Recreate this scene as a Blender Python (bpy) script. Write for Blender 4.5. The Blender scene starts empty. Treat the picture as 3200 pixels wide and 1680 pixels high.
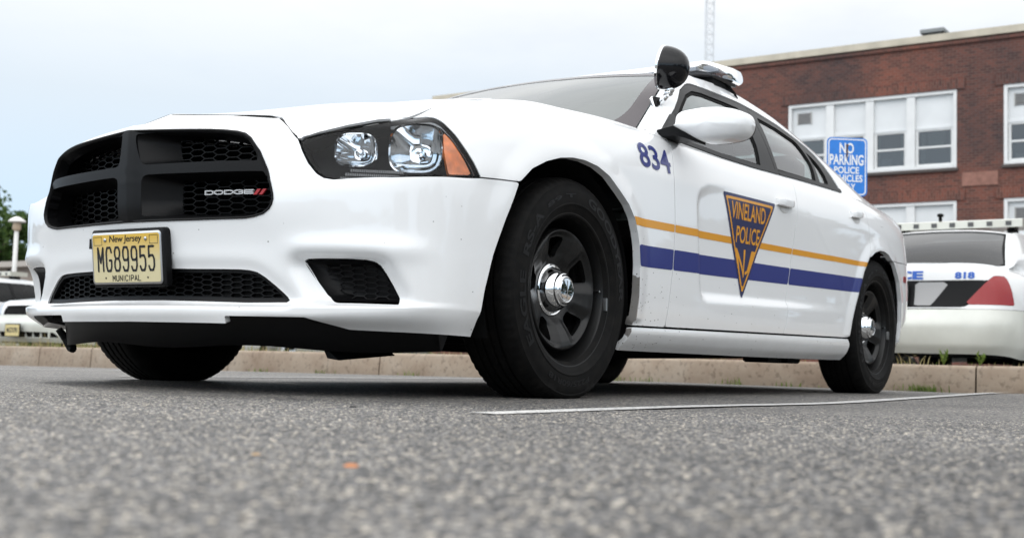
import bpy, bmesh, math, random
import numpy as np
R=math.radians
random.seed(7); rng=np.random.default_rng(7)
scene=bpy.context.scene; COL=scene.collection
# ---------------------------------------------------------------- camera, sky, sun, exposure
def cam_axes(yaw,pitch,roll):
    f=np.array([math.cos(yaw)*math.cos(pitch),math.sin(yaw)*math.cos(pitch),math.sin(pitch)])
    r=np.cross(f,[0,0,1]); r/=np.linalg.norm(r); u=np.cross(r,f); c,s=math.cos(roll),math.sin(roll)
    return c*r+s*u,-s*r+c*u,f
from mathutils import Matrix, Vector
cam=bpy.data.cameras.new('camera'); co=bpy.data.objects.new('camera',cam); COL.objects.link(co)
_r,_u,_f=cam_axes(-2.5448,.0756,.0290)
co.matrix_world=Matrix(((_r[0],_u[0],-_f[0],3.2995),(_r[1],_u[1],-_f[1],2.9184),(_r[2],_u[2],-_f[2],.1104),(0,0,0,1)))
cam.sensor_width=36; cam.lens=36*3819.6/3200; cam.clip_start=.02; cam.clip_end=2000
cam.dof.use_dof=True; cam.dof.focus_distance=3.75; cam.dof.aperture_fstop=5.0
scene.camera=co
SUN_EL=R(47); SUN_AZ=R(-107)          # azimuth measured from +X (car front) towards +Y (its left)
sd=Vector((math.cos(SUN_EL)*math.cos(SUN_AZ),math.cos(SUN_EL)*math.sin(SUN_AZ),math.sin(SUN_EL)))
sun=bpy.data.lights.new('sun','SUN'); sun.energy=1.15; sun.angle=R(3.0); sun.color=(1,.965,.91)
so=bpy.data.objects.new('sun',sun); COL.objects.link(so); so.rotation_euler=sd.to_track_quat('Z','Y').to_euler()
w=bpy.data.worlds.new('World'); scene.world=w; w.use_nodes=True
nt=w.node_tree; nt.nodes.clear()
def N(t,typ,**k):
    n=t.nodes.new(typ)
    for a,v in k.items():
        if a.startswith('i_'):
            n.inputs[a[2:].replace('_',' ')].default_value=v
        else: setattr(n,a,v)
    return n
sky=N(nt,'ShaderNodeTexSky',sky_type='NISHITA',sun_disc=False); sky.sun_elevation=SUN_EL
sky.sun_rotation=math.pi/2-SUN_AZ; sky.air_density=1.0; sky.dust_density=1.0; sky.ozone_density=1.5
geo=N(nt,'ShaderNodeTexCoord')
mp=N(nt,'ShaderNodeMapping'); mp.inputs['Scale'].default_value=(1,1,3.2)
nz=N(nt,'ShaderNodeTexNoise'); nz.inputs['Scale'].default_value=2.3; nz.inputs['Detail'].default_value=7; nz.inputs['Roughness'].default_value=.58
cr=N(nt,'ShaderNodeValToRGB'); cr.color_ramp.elements[0].position=.36; cr.color_ramp.elements[0].color=(.80,.80,.80,1); cr.color_ramp.elements[1].position=.60; cr.color_ramp.elements[1].color=(1,1,1,1)
mx=N(nt,'ShaderNodeMix',data_type='RGBA'); pass
bg=N(nt,'ShaderNodeBackground'); bg.inputs['Strength'].default_value=.10
wo=N(nt,'ShaderNodeOutputWorld')
L=nt.links.new
sp=N(nt,'ShaderNodeSeparateXYZ'); L(geo.outputs['Generated'],sp.inputs[0])
up=N(nt,'ShaderNodeMapRange'); up.inputs[1].default_value=.20; up.inputs[2].default_value=.52; up.inputs[3].default_value=.93; up.inputs[4].default_value=1.5; L(sp.outputs[2],up.inputs[0])
tint=N(nt,'ShaderNodeMix',data_type='RGBA'); tint.inputs[6].default_value=(6.7,9.0,11.2,1); tint.inputs[7].default_value=(9.4,9.5,9.6,1); tf=N(nt,'ShaderNodeMapRange'); tf.inputs[1].default_value=.06; tf.inputs[2].default_value=.30; L(sp.outputs[2],tf.inputs[0]); L(tf.outputs[0],tint.inputs[0])
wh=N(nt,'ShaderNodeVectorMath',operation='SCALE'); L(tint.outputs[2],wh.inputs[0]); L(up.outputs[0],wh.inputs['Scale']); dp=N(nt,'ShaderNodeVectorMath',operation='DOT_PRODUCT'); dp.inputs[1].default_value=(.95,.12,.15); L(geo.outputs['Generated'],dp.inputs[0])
az=N(nt,'ShaderNodeMapRange'); az.inputs[1].default_value=-.35; az.inputs[2].default_value=.75; az.inputs[3].default_value=1.0; az.inputs[4].default_value=2.0; L(dp.outputs['Value'],az.inputs[0])  # unseen sky ahead of the car brightened, added as fill light
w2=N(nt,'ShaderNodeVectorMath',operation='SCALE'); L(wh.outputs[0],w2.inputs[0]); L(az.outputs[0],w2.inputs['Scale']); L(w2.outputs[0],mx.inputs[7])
L(geo.outputs['Generated'],mp.inputs['Vector']); L(mp.outputs[0],nz.inputs['Vector']); L(nz.outputs['Fac'],cr.inputs[0])
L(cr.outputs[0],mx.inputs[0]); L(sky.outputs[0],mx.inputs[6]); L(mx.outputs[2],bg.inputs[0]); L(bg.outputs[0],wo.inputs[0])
scene.view_settings.view_transform='Standard'; scene.view_settings.look='None'; scene.view_settings.gamma=1
scene.view_settings.exposure=.03
scene.cycles.max_bounces=10; scene.cycles.transparent_max_bounces=16
# ---------------------------------------------------------------- object helpers
LOC={}
def thing(name,label,cat,loc=(0,0,0),rz=0,group=None):
    o=bpy.data.objects.new(name,None); COL.objects.link(o); o.location=loc; o.rotation_euler=(0,0,rz)
    o.empty_display_size=.2; o['label']=label; o['category']=cat
    if group:o['group']=group
    return o
def tag(o,label=None,cat=None,group=None,kind=None):
    if label:o['label']=label
    if cat:o['category']=cat
    if group:o['group']=group
    if kind:o['kind']=kind
    return o
def wloc(o):
    v=Vector((0,0,0))
    while o is not None: v=v+o.location; o=o.parent
    return v
def mesh_obj(name,V,F,mat,parent=None,Nm=None,smooth=True,rel=False,loc=None):
    """V are world coordinates unless rel; F list of index tuples; mat one material or (list, face index array)"""
    me=bpy.data.meshes.new(name); V=np.asarray(V,float)
    off=np.zeros(3)
    if not rel:
        if loc is not None: off=np.array(loc,float)
        elif parent is not None: off=np.array(wloc(parent))
    me.from_pydata((V-off).tolist(),[],[tuple(int(i) for i in f) for f in F])
    if isinstance(mat,tuple):
        for m in mat[0]: me.materials.append(m)
        me.polygons.foreach_set('material_index',np.asarray(mat[1],dtype=np.int32))
    else: me.materials.append(mat)
    if smooth:
        me.polygons.foreach_set('use_smooth',np.ones(len(me.polygons),bool))
        if Nm is not None:
            try: me.normals_split_custom_set_from_vertices(np.asarray(Nm,float).tolist())
            except Exception: pass
    me.update()
    o=bpy.data.objects.new(name,me); COL.objects.link(o)
    if parent is not None: o.parent=parent
    elif loc is not None: o.location=loc
    return o
class MB:
    """collects shapes into ONE mesh"""
    def __init__(s): s.V=[];s.F=[];s.M=[];s.n=0
    def add(s,V,F,m=0):
        V=np.asarray(V,float); s.V.append(V); s.F+= [tuple(i+s.n for i in f) for f in F]; s.M+=[m]*len(F); s.n+=len(V); return s
    def box(s,c,d,m=0,rot=None,bev=0):
        x,y,z=[k/2 for k in d]
        if bev:
            b=bev; V=[];F=[]
            lv=[(-z,x-b,y-b),(-z+b,x,y),(z-b,x,y),(z,x-b,y-b)]
            for zz,xx,yy in lv: V+=[(-xx,-yy,zz),(xx,-yy,zz),(xx,yy,zz),(-xx,yy,zz)]
            F=[(3,2,1,0),(12,13,14,15)]
            for k in range(3):
                for i in range(4): F.append((k*4+i,k*4+(i+1)%4,k*4+4+(i+1)%4,k*4+4+i))
        else:
            V=[(-x,-y,-z),(x,-y,-z),(x,y,-z),(-x,y,-z),(-x,-y,z),(x,-y,z),(x,y,z),(-x,y,z)]
            F=[(3,2,1,0),(4,5,6,7),(0,1,5,4),(1,2,6,5),(2,3,7,6),(3,0,4,7)]
        V=np.array(V,float)
        if rot is not None: V=V@np.array(rot).T
        return s.add(V+np.array(c),F,m)
    def tube(s,pts,r,n=8,m=0,cap=True):
        P=np.asarray(pts,float); k=len(P); rr=np.broadcast_to(np.asarray(r,float),(k,)); V=[]
        T=np.gradient(P,axis=0); T/=np.linalg.norm(T,axis=1,keepdims=True)+1e-12
        a=np.cross(T[0],[0,0,1]); a=a if np.linalg.norm(a)>.05 else np.cross(T[0],[1,0,0]); a/=np.linalg.norm(a)
        for i in range(k):
            a=a-T[i]*(a@T[i]); a/=np.linalg.norm(a)+1e-12; b=np.cross(T[i],a)
            for q in range(n):
                th=2*math.pi*q/n; V.append(P[i]+rr[i]*(math.cos(th)*a+math.sin(th)*b))
        F=[(i*n+q,i*n+(q+1)%n,(i+1)*n+(q+1)%n,(i+1)*n+q) for i in range(k-1) for q in range(n)]
        if cap: F+=[tuple(range(n-1,-1,-1)),tuple((k-1)*n+q for q in range(n))]
        return s.add(V,F,m)
    def loft(s,rings,m=0,caps=(True,True)):
        n=len(rings[0]); V=np.concatenate([np.asarray(r,float) for r in rings]); k=len(rings)
        F=[(i*n+q,i*n+(q+1)%n,(i+1)*n+(q+1)%n,(i+1)*n+q) for i in range(k-1) for q in range(n)]
        if caps[0]:F.append(tuple(range(n-1,-1,-1)))
        if caps[1]:F.append(tuple((k-1)*n+q for q in range(n)))
        return s.add(V,F,m)
    def lathe(s,prof,n=64,axis='y',c=(0,0,0),m=0):
        """prof list of (radius, along)"""
        V=[]
        for r,a in prof:
            for q in range(n):
                t=2*math.pi*q/n; x,z=r*math.cos(t),r*math.sin(t)
                V.append((x,a,z) if axis=='y' else (x,z,a) if axis=='z' else (a,x,z))
        k=len(prof); F=[(i*n+q,i*n+(q+1)%n,(i+1)*n+(q+1)%n,(i+1)*n+q) for i in range(k-1) for q in range(n)]
        return s.add(np.array(V)+np.array(c),F,m)
    def done(s,name,mat,parent=None,smooth=False,rel=False,loc=None,angle=None):
        V=np.concatenate(s.V) if s.V else np.zeros((0,3))
        mm=(mat,s.M) if isinstance(mat,list) else mat
        o=mesh_obj(name,V,s.F,mm,parent,None,bool(smooth or angle),rel,loc)
        if angle:
            o.data.set_sharp_from_angle(angle=R(angle))
        return o
# ---------------------------------------------------------------- materials
MATS={}
def mat(name): 
    m=bpy.data.materials.new(name); m.use_nodes=True; t=m.node_tree; t.nodes.clear()
    out=N(t,'ShaderNodeOutputMaterial'); MATS[name]=m; return m,t,out
def prin(name,col,rough=.5,metal=0,coat=0,spec=.5,noise=None,bump=None,var=0,crough=.03,emit=None,trans=0,ior=1.45):
    m,t,out=mat(name); b=N(t,'ShaderNodeBsdfPrincipled'); l=t.links.new
    b.inputs['Base Color'].default_value=(*col,1); b.inputs['Roughness'].default_value=rough; b.inputs['Metallic'].default_value=metal
    b.inputs['Coat Weight'].default_value=coat; b.inputs['Coat Roughness'].default_value=crough; b.inputs['Specular IOR Level'].default_value=spec
    b.inputs['Transmission Weight'].default_value=trans; b.inputs['IOR'].default_value=ior
    tc=N(t,'ShaderNodeTexCoord')
    if noise:
        sc,amt=noise[:2]; n=N(t,'ShaderNodeTexNoise'); n.inputs['Scale'].default_value=sc; n.inputs['Detail'].default_value=6
        l(tc.outputs['Object'],n.inputs['Vector'])
        x=N(t,'ShaderNodeMix',data_type='RGBA'); x.inputs[6].default_value=(*[c*(1-amt) for c in col],1); x.inputs[7].default_value=(*[min(1,c*(1+amt)) for c in col],1)
        c2=N(t,'ShaderNodeMapRange'); c2.inputs[1].default_value=.3; c2.inputs[2].default_value=.7
        l(n.outputs['Fac'],c2.inputs[0]); l(c2.outputs[0],x.inputs[0]); l(x.outputs[2],b.inputs['Base Color'])
    if bump:
        sc,st=bump; n=N(t,'ShaderNodeTexNoise'); n.inputs['Scale'].default_value=sc; n.inputs['Detail'].default_value=4
        l(tc.outputs['Object'],n.inputs['Vector']); bp=N(t,'ShaderNodeBump'); bp.inputs['Strength'].default_value=st; bp.inputs['Distance'].default_value=.002
        l(n.outputs['Fac'],bp.inputs['Height']); l(bp.outputs[0],b.inputs['Normal'])
    if emit: b.inputs['Emission Color'].default_value=(*col,1); b.inputs['Emission Strength'].default_value=emit
    l(b.outputs[0],out.inputs[0]); return m
def glassy(name,tint,ior=1.5,rough=.0,body=0,bodycol=(.5,.5,.5)):
    """thin clear sheet: fresnel reflection over a tinted see-through body"""
    m,t,out=mat(name); l=t.links.new
    tr=N(t,'ShaderNodeBsdfTransparent'); tr.inputs[0].default_value=(*tint,1)
    gl=N(t,'ShaderNodeBsdfGlossy'); gl.inputs['Roughness'].default_value=rough; gl.inputs[0].default_value=(1,1,1,1)
    fr=N(t,'ShaderNodeFresnel'); fr.inputs[0].default_value=ior
    x=N(t,'ShaderNodeMixShader'); src=tr
    if body:
        d=N(t,'ShaderNodeBsdfDiffuse'); d.inputs[0].default_value=(*bodycol,1); y=N(t,'ShaderNodeMixShader'); y.inputs[0].default_value=body
        l(tr.outputs[0],y.inputs[1]); l(d.outputs[0],y.inputs[2]); src=y
    l(fr.outputs[0],x.inputs[0]); l(src.outputs[0],x.inputs[1]); l(gl.outputs[0],x.inputs[2]); l(x.outputs[0],out.inputs[0]); return m
def paint_mat():
    m,t,out=mat('white_paint'); l=t.links.new; b=N(t,'ShaderNodeBsdfPrincipled'); tc=N(t,'ShaderNodeTexCoord')
    b.inputs['Roughness'].default_value=.42; b.inputs['Coat Weight'].default_value=1; b.inputs['Coat Roughness'].default_value=.025; b.inputs['Coat IOR'].default_value=1.5
    # a film of road dust on the sills, thin and patchy, plus a few specks
    g=N(t,'ShaderNodeNewGeometry'); sx=N(t,'ShaderNodeSeparateXYZ'); l(g.outputs['Position'],sx.inputs[0])
    n=N(t,'ShaderNodeTexNoise'); n.inputs['Scale'].default_value=7; n.inputs['Detail'].default_value=8; n.inputs['Roughness'].default_value=.65; l(g.outputs['Position'],n.inputs['Vector'])
    mr=N(t,'ShaderNodeMapRange'); mr.inputs[1].default_value=.40; mr.inputs[2].default_value=.13; mr.inputs[3].default_value=0; mr.inputs[4].default_value=.42; l(sx.outputs[2],mr.inputs[0])
    mu=N(t,'ShaderNodeMath',operation='MULTIPLY'); l(mr.outputs[0],mu.inputs[0]); l(n.outputs['Fac'],mu.inputs[1])
    v=N(t,'ShaderNodeTexVoronoi',feature='F1'); v.inputs['Scale'].default_value=34; l(g.outputs['Position'],v.inputs['Vector'])
    lt=N(t,'ShaderNodeMath',operation='LESS_THAN'); lt.inputs[1].default_value=.085; l(v.outputs['Distance'],lt.inputs[0])
    wn=N(t,'ShaderNodeTexNoise'); wn.inputs['Scale'].default_value=2.5; l(g.outputs['Position'],wn.inputs['Vector'])
    gt=N(t,'ShaderNodeMapRange'); gt.inputs[1].default_value=.62; gt.inputs[2].default_value=.5; gt.inputs[3].default_value=0; gt.inputs[4].default_value=1; 
    z2=N(t,'ShaderNodeMapRange'); z2.inputs[1].default_value=.62; z2.inputs[2].default_value=.3; l(sx.outputs[2],z2.inputs[0])
    vr=N(t,'ShaderNodeSeparateColor'); l(v.outputs['Color'],vr.inputs[0])
    g2=N(t,'ShaderNodeMath',operation='GREATER_THAN'); g2.inputs[1].default_value=.72; l(vr.outputs[0],g2.inputs[0])
    m2=N(t,'ShaderNodeMath',operation='MULTIPLY'); l(lt.outputs[0],m2.inputs[0]); l(g2.outputs[0],m2.inputs[1])
    m3=N(t,'ShaderNodeMath',operation='MULTIPLY'); l(m2.outputs[0],m3.inputs[0]); l(z2.outputs[0],m3.inputs[1])
    c1=N(t,'ShaderNodeMix',data_type='RGBA'); c1.inputs[6].default_value=(.83,.84,.845,1); c1.inputs[7].default_value=(.42,.38,.33,1); l(mu.outputs[0],c1.inputs[0])
    c2=N(t,'ShaderNodeMix',data_type='RGBA'); c2.inputs[7].default_value=(.07,.06,.05,1); l(m3.outputs[0],c2.inputs[0]); l(c1.outputs[2],c2.inputs[6])
    # grime thrown up behind the front wheel and on the turned-in wheel lips
    def M(op,a,bb,c=None):
        q=N(t,'ShaderNodeMath',operation=op)
        for i_,v_ in enumerate((a,bb)+((c,) if c is not None else ())):
            if isinstance(v_,(int,float)): q.inputs[i_].default_value=v_
            else: l(v_,q.inputs[i_])
        return q.outputs[0]
    v3=N(t,'ShaderNodeTexVoronoi',feature='F1'); v3.inputs['Scale'].default_value=85; l(g.outputs['Position'],v3.inputs['Vector'])
    xm=N(t,'ShaderNodeMapRange'); xm.inputs[1].default_value=-.85; xm.inputs[2].default_value=-.39; l(sx.outputs[0],xm.inputs[0])
    zm=N(t,'ShaderNodeMapRange'); zm.inputs[1].default_value=.58; zm.inputs[2].default_value=.30; l(sx.outputs[2],zm.inputs[0])
    s3=N(t,'ShaderNodeSeparateColor'); l(v3.outputs['Color'],s3.inputs[0])
    rad=M('SQRT',M('ADD',M('POWER',M('SUBTRACT',sx.outputs[0],.015),2),M('POWER',M('SUBTRACT',sx.outputs[2],.343),2)),0)
    dens=M('MULTIPLY',M('MULTIPLY',M('POWER',xm.outputs[0],2.2),zm.outputs[0]),M('LESS_THAN',sx.outputs[0],-.34))
    sp3=M('MULTIPLY',M('LESS_THAN',v3.outputs['Distance'],.20),M('LESS_THAN',s3.outputs[0],M('MULTIPLY',dens,.55)))
    lip=M('MULTIPLY',M('LESS_THAN',M('ADD',rad,M('MULTIPLY',n.outputs['Fac'],.018)),.4165),M('LESS_THAN',sx.outputs[0],-.10))
    c3=N(t,'ShaderNodeMix',data_type='RGBA'); c3.inputs[7].default_value=(.10,.085,.068,1); l(c2.outputs[2],c3.inputs[6]); l(sp3,c3.inputs[0])
    c4=N(t,'ShaderNodeMix',data_type='RGBA'); c4.inputs[7].default_value=(.13,.115,.098,1); l(c3.outputs[2],c4.inputs[6]); l(M('MULTIPLY',lip,.85),c4.inputs[0])
    l(c4.outputs[2],b.inputs['Base Color']); l(b.outputs[0],out.inputs[0]); return m
PAINT=paint_mat()
BLACKP=prin('black_plastic',(.0035,.0035,.004),.45,spec=.22,bump=(900,.12))
SATIN=prin('satin_black_trim',(.0045,.0045,.005),.42,spec=.2)
MATTE=prin('matte_black',(.004,.004,.004),.85,spec=.2)
INNER=prin('dark_inner',(.002,.002,.002),.95,spec=.1)
GASKET=prin('seam_black',(.003,.003,.003),.8,spec=.2)
CHROME=prin('chrome',(.86,.87,.88),.035,1)
ALU=prin('brushed_metal',(.55,.55,.55),.3,1)
STEELB=prin('black_wheel_enamel',(.006,.006,.006),.38,spec=.4,bump=(60,.05))
AMBER=prin('amber_lens',(.75,.18,.015),.18,coat=1,noise=(40,.25))
REDL=prin('red_lens',(.27,.005,.008),.18,coat=.25)
GLASS=glassy('window_glass',(.55,.66,.66),1.62,0,.02,(.5,.56,.55)); WGLASS=glassy('windshield_glass',(.55,.66,.64),2.2,0,.16,(.55,.62,.60))
LENS=glassy('clear_lens',(.95,.96,.97),1.26)
LBLENS=glassy('light_bar_lens',(.70,.72,.75),1.36,.02,.03,(.6,.62,.65))
FRIT=prin('window_frit',(.060,.050,.054),.15,spec=.5)
BLUE=prin('blue_vinyl',(.018,.028,.180),.40,coat=.3,crough=.08)
GOLD=prin('gold_vinyl',(.70,.31,.018),.35,coat=.35,crough=.08)
NAVY=prin('navy_vinyl',(.018,.021,.085),.4,coat=.25,crough=.1)
RED=prin('red_badge',(.35,.015,.02),.3)
INTER=prin('interior_fabric',(.035,.033,.032),.9)
GREYP=prin('grey_plastic',(.22,.22,.22),.4)
# ---------------------------------------------------------------- curves and surfaces
def cspline(t, P, ts):
    """natural cubic spline through P (n,k) at knots t, sampled at ts"""
    n=len(t); h=np.diff(t); P=np.asarray(P,float)
    A=np.zeros((n,n)); B=np.zeros((n,P.shape[1]))
    A[0,0]=A[-1,-1]=1
    for i in range(1,n-1):
        A[i,i-1]=h[i-1]; A[i,i]=2*(h[i-1]+h[i]); A[i,i+1]=h[i]
        B[i]=6*((P[i+1]-P[i])/h[i]-(P[i]-P[i-1])/h[i-1])
    M=np.linalg.solve(A,B)
    k=np.clip(np.searchsorted(t,ts,side='right')-1,0,n-2)
    a=((t[k+1]-ts)/h[k])[:,None]; b=1-a; hk=h[k][:,None]
    return a*P[k]+b*P[k+1]+((a**3-a)*M[k]+(b**3-b)*M[k+1])*hk*hk/6
def pchip(t, P, ts):
    h=np.diff(t)[:,None]; P=np.asarray(P,float); d=np.diff(P,axis=0)/h
    m=np.zeros_like(P); m[0]=d[0]; m[-1]=d[-1]
    w1=2*h[1:]+h[:-1]; w2=h[1:]+2*h[:-1]
    s=d[:-1]*d[1:]>0
    with np.errstate(divide='ignore',invalid='ignore'):
        mm=(w1+w2)/(w1/d[:-1]+w2/d[1:])
    m[1:-1]=np.where(s,mm,0)
    k=np.clip(np.searchsorted(t,ts,side='right')-1,0,len(t)-2)
    hk=h[k]; u=((ts-t[k])[:,None])/hk
    return ((2*u**3-3*u**2+1)*P[k]+(u**3-2*u**2+u)*hk*m[k]+(-2*u**3+3*u**2)*P[k+1]+(u**3-u**2)*hk*m[k+1])
def sst(a,b,x):
    t=np.clip((x-a)/(b-a),0,1); return t*t*(3-2*t)
def tensor(net, du, dv):
    """net (ncol,nrow,3): cubic along columns, pchip along rows -> dense grid (nu,nv,3)"""
    net=np.asarray(net,float); nc,nr,_=net.shape
    L=np.linalg.norm(np.diff(net,axis=0),axis=2).mean(1); t=np.concatenate([[0],np.cumsum(L)])
    ts=np.concatenate([np.linspace(t[i],t[i+1],max(1,int(round(L[i]/(du(i) if callable(du) else du)))),endpoint=False) for i in range(nc-1)]+[[t[-1]]])
    rows=np.stack([cspline(t,net[:,j],ts) for j in range(nr)],1)
    Lv=np.linalg.norm(np.diff(net,axis=1),axis=2).max(0)
    kv=[max(2,int(round(Lv[j]/dv))) for j in range(nr-1)]
    out=[]
    for i in range(len(ts)):
        c=rows[i]; l=np.maximum(np.linalg.norm(np.diff(c,axis=0),axis=1),1e-5); tv=np.concatenate([[0],np.cumsum(l)])
        s=np.concatenate([np.linspace(tv[j],tv[j+1],kv[j],endpoint=False) for j in range(nr-1)]+[[tv[-1]]])
        out.append(pchip(tv,c,s))
    return np.array(out)
def normals(P,flip=False):
    du=np.gradient(P,axis=0); dv=np.gradient(P,axis=1)
    n=np.cross(du,dv); n/=np.maximum(np.linalg.norm(n,axis=2,keepdims=True),1e-12)
    return -n if flip else n
def sdf(poly, X, Z):
    """signed distance (positive inside) of closed polygon"""
    p=np.asarray(poly,float); q=np.roll(p,-1,0); sh=X.shape; x=X.ravel(); z=Z.ravel()
    d=np.full(x.shape,1e9); ins=np.zeros(x.shape,bool)
    for (ax,az),(bx,bz) in zip(p,q):
        ex,ez=bx-ax,bz-az; t=np.clip(((x-ax)*ex+(z-az)*ez)/(ex*ex+ez*ez+1e-18),0,1)
        d=np.minimum(d,np.hypot(x-ax-t*ex,z-az-t*ez))
        c=(az>z)!=(bz>z)
        with np.errstate(divide='ignore',invalid='ignore'):
            ins^=c&(x<ex*(z-az)/(ez if ez else 1e-18)+ax)
    return np.where(ins,d,-d).reshape(sh)
def smooth_poly(pts, r=.25, n=4):
    """round the corners of a polygon (r = share of the edge length, or list per corner)"""
    p=np.asarray(pts,float); m=len(p); out=[]
    for i in range(m):
        a,b,c=p[i-1],p[i],p[(i+1)%m]; k=r[i] if hasattr(r,'__len__') else r
        if k<=0: out.append(b); continue
        s=b+(a-b)*k; e=b+(c-b)*k
        for u in np.linspace(0,1,n+1): out.append((1-u)**2*s+2*u*(1-u)*b+u*u*e)
    return np.array(out)
# ---------------------------------------------------------------- the lower body: half the car, from the nose round to the tail
ARC_Z=.343
def body_net():
    C=[]
    def front(rows): C.append(rows)
    front([(.972,0,.195),(.984,0,.224),(.985,0,.243),(.962,0,.262),(.972,0,.40),(1.009,0,.53),(1.0135,0,.60),(1.014,0,.70),(1.012,0,.756),(.955,0,.780),(.866,0,.824)])
    front([(.955,.25,.194),(.966,.25,.224),(.967,.25,.242),(.945,.25,.262),(.956,.25,.40),(.982,.25,.53),(.987,.25,.60),(.985,.25,.70),(.976,.25,.744),(.93,.248,.757),(.815,.215,.812)])
    front([(.912,.45,.192),(.929,.45,.223),(.930,.45,.241),(.906,.45,.262),(.915,.45,.40),(.938,.45,.53),(.940,.45,.60),(.931,.45,.70),(.918,.45,.715),(.885,.442,.738),(.800,.405,.789)])
    front([(.83,.60,.188),(.884,.60,.222),(.885,.60,.241),(.863,.60,.262),(.880,.60,.40),(.898,.60,.545),(.893,.60,.60),(.868,.595,.68),(.860,.588,.694),(.856,.583,.702),(.848,.572,.712)])
    front([(.773,.70,.184),(.838,.70,.228),(.839,.70,.243),(.822,.70,.263),(.842,.70,.40),(.853,.70,.552),(.845,.70,.605),(.79,.695,.69),(.752,.69,.735),(.722,.685,.757),(.695,.68,.775)])
    front([(.705,.785,.182),(.772,.797,.233),(.773,.798,.246),(.762,.792,.264),(.772,.797,.40),(.777,.799,.555),(.766,.797,.613),(.71,.785,.70),(.668,.775,.755),(.64,.758,.778),(.622,.728,.793)])
    front([(.605,.852,.180),(.672,.872,.240),(.673,.874,.250),(.667,.872,.266),(.664,.873,.40),(.664,.875,.56),(.656,.873,.62),(.618,.862,.70),(.585,.842,.777),(.562,.805,.815),(.545,.735,.829)])
    front([(.50,.868,.178),(.54,.898,.240),(.54,.901,.252),(.54,.901,.27),(.54,.905,.40),(.54,.910,.56),(.535,.909,.625),(.518,.897,.72),(.492,.872,.80),(.468,.82,.857),(.452,.735,.872)])
    front([(.37,.858,.175),(.37,.892,.215),(.37,.908,.245),(.37,.914,.27),(.37,.925,.40),(.37,.932,.56),(.37,.934,.63),(.362,.924,.735),(.35,.892,.825),(.338,.826,.885),(.33,.735,.902)])
    def side(x,ys=(.868,.900,.916,.922,.930,.938,.939,.934,.903,.840,.735),zs=(.168,.20,.235,.265,.40,.56,.63,.76,.858,.93,.95)):
        C.append([(x,y,z) for y,z in zip(ys,zs)])
    side(.2, zs=(.168,.20,.235,.265,.40,.56,.63,.755,.850,.914,.930))
    side(0,  zs=(.168,.20,.235,.265,.40,.56,.63,.76,.862,.932,.952))
    side(-.25,(.868,.900,.917,.922,.930,.937,.938,.935,.908,.850,.735),(.166,.20,.235,.265,.40,.56,.63,.765,.870,.945,.972))
    side(-.6,(.866,.900,.918,.922,.931,.937,.938,.934,.910,.868,.74),(.165,.20,.235,.265,.40,.56,.63,.765,.873,.944,.990))
    side(-1.0,(.866,.900,.918,.923,.931,.937,.938,.934,.912,.872,.845),(.165,.20,.235,.265,.40,.56,.63,.765,.873,.944,.955))
    side(-1.5,(.866,.900,.918,.924,.932,.938,.939,.936,.915,.873,.845),(.165,.20,.236,.266,.40,.56,.64,.775,.880,.954,.965))
    side(-2.0,(.866,.900,.918,.924,.932,.939,.940,.938,.918,.873,.845),(.167,.20,.238,.270,.40,.56,.65,.785,.893,.973,.984))
    side(-2.5,(.866,.900,.918,.924,.933,.940,.942,.941,.921,.870,.835),(.17,.205,.242,.275,.40,.56,.66,.80,.910,.990,1.003))
    side(-2.85,(.868,.900,.916,.924,.934,.941,.944,.943,.922,.864,.80),(.172,.21,.246,.28,.40,.56,.665,.81,.918,.996,1.018))
    side(-3.1,(.868,.900,.916,.924,.934,.941,.944,.942,.918,.852,.74),(.175,.215,.25,.285,.40,.56,.67,.81,.918,.997,1.045))
    side(-3.4,(.86,.895,.910,.918,.926,.934,.936,.930,.902,.835,.72),(.20,.235,.27,.305,.41,.56,.67,.81,.918,.992,1.045))
    side(-3.62,(.835,.868,.884,.892,.902,.908,.906,.895,.868,.80,.70),(.215,.25,.285,.32,.42,.56,.67,.81,.918,.988,1.045))
    C.append([(x,y,z) for x,y,z in zip((-3.76,-3.79,-3.80,-3.805,-3.82,-3.825,-3.82,-3.81,-3.79,-3.765,-3.72),(.765,.795,.808,.814,.825,.83,.825,.812,.785,.73,.64),(.225,.255,.29,.325,.42,.56,.67,.81,.918,.985,1.045))])
    C.append([(x,y,z) for x,y,z in zip((-3.86,-3.90,-3.915,-3.92,-3.94,-3.95,-3.945,-3.93,-3.91,-3.875,-3.81),(.65,.68,.695,.70,.71,.715,.71,.70,.675,.63,.56),(.23,.26,.295,.33,.42,.56,.67,.81,.918,.985,1.045))])
    C.append([(x,y,z) for x,y,z in zip((-3.92,-3.96,-3.985,-3.99,-4.01,-4.03,-4.02,-4.01,-3.995,-3.955,-3.87),[.45]*11,(.235,.265,.30,.33,.42,.56,.67,.81,.92,.99,1.045))])
    C.append([(x,y,z) for x,y,z in zip((-3.94,-3.98,-4.01,-4.02,-4.04,-4.06,-4.05,-4.035,-4.02,-3.98,-3.89),[.22]*11,(.235,.265,.30,.33,.42,.56,.67,.81,.922,.992,1.045))])
    C.append([(x,y,z) for x,y,z in zip((-3.945,-3.985,-4.015,-4.025,-4.045,-4.065,-4.055,-4.04,-4.025,-3.985,-3.895),[0]*11,(.235,.265,.30,.33,.42,.56,.67,.81,.922,.992,1.045))])
    C=np.array(C)
    C=np.concatenate([C[:3],np.array([[(.872,.525,.190),(.908,.525,.2225),(.909,.525,.241),(.886,.525,.262),(.900,.525,.40),(.920,.525,.535),(.904,.525,.602),(.889,.525,.685),(.877,.52,.703),(.856,.508,.728),(.820,.49,.762)]]),C[3:]],0)
    E=C[:,5]*.25+C[:,6]*.75                     # crest of the shelf under the lamps
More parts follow.
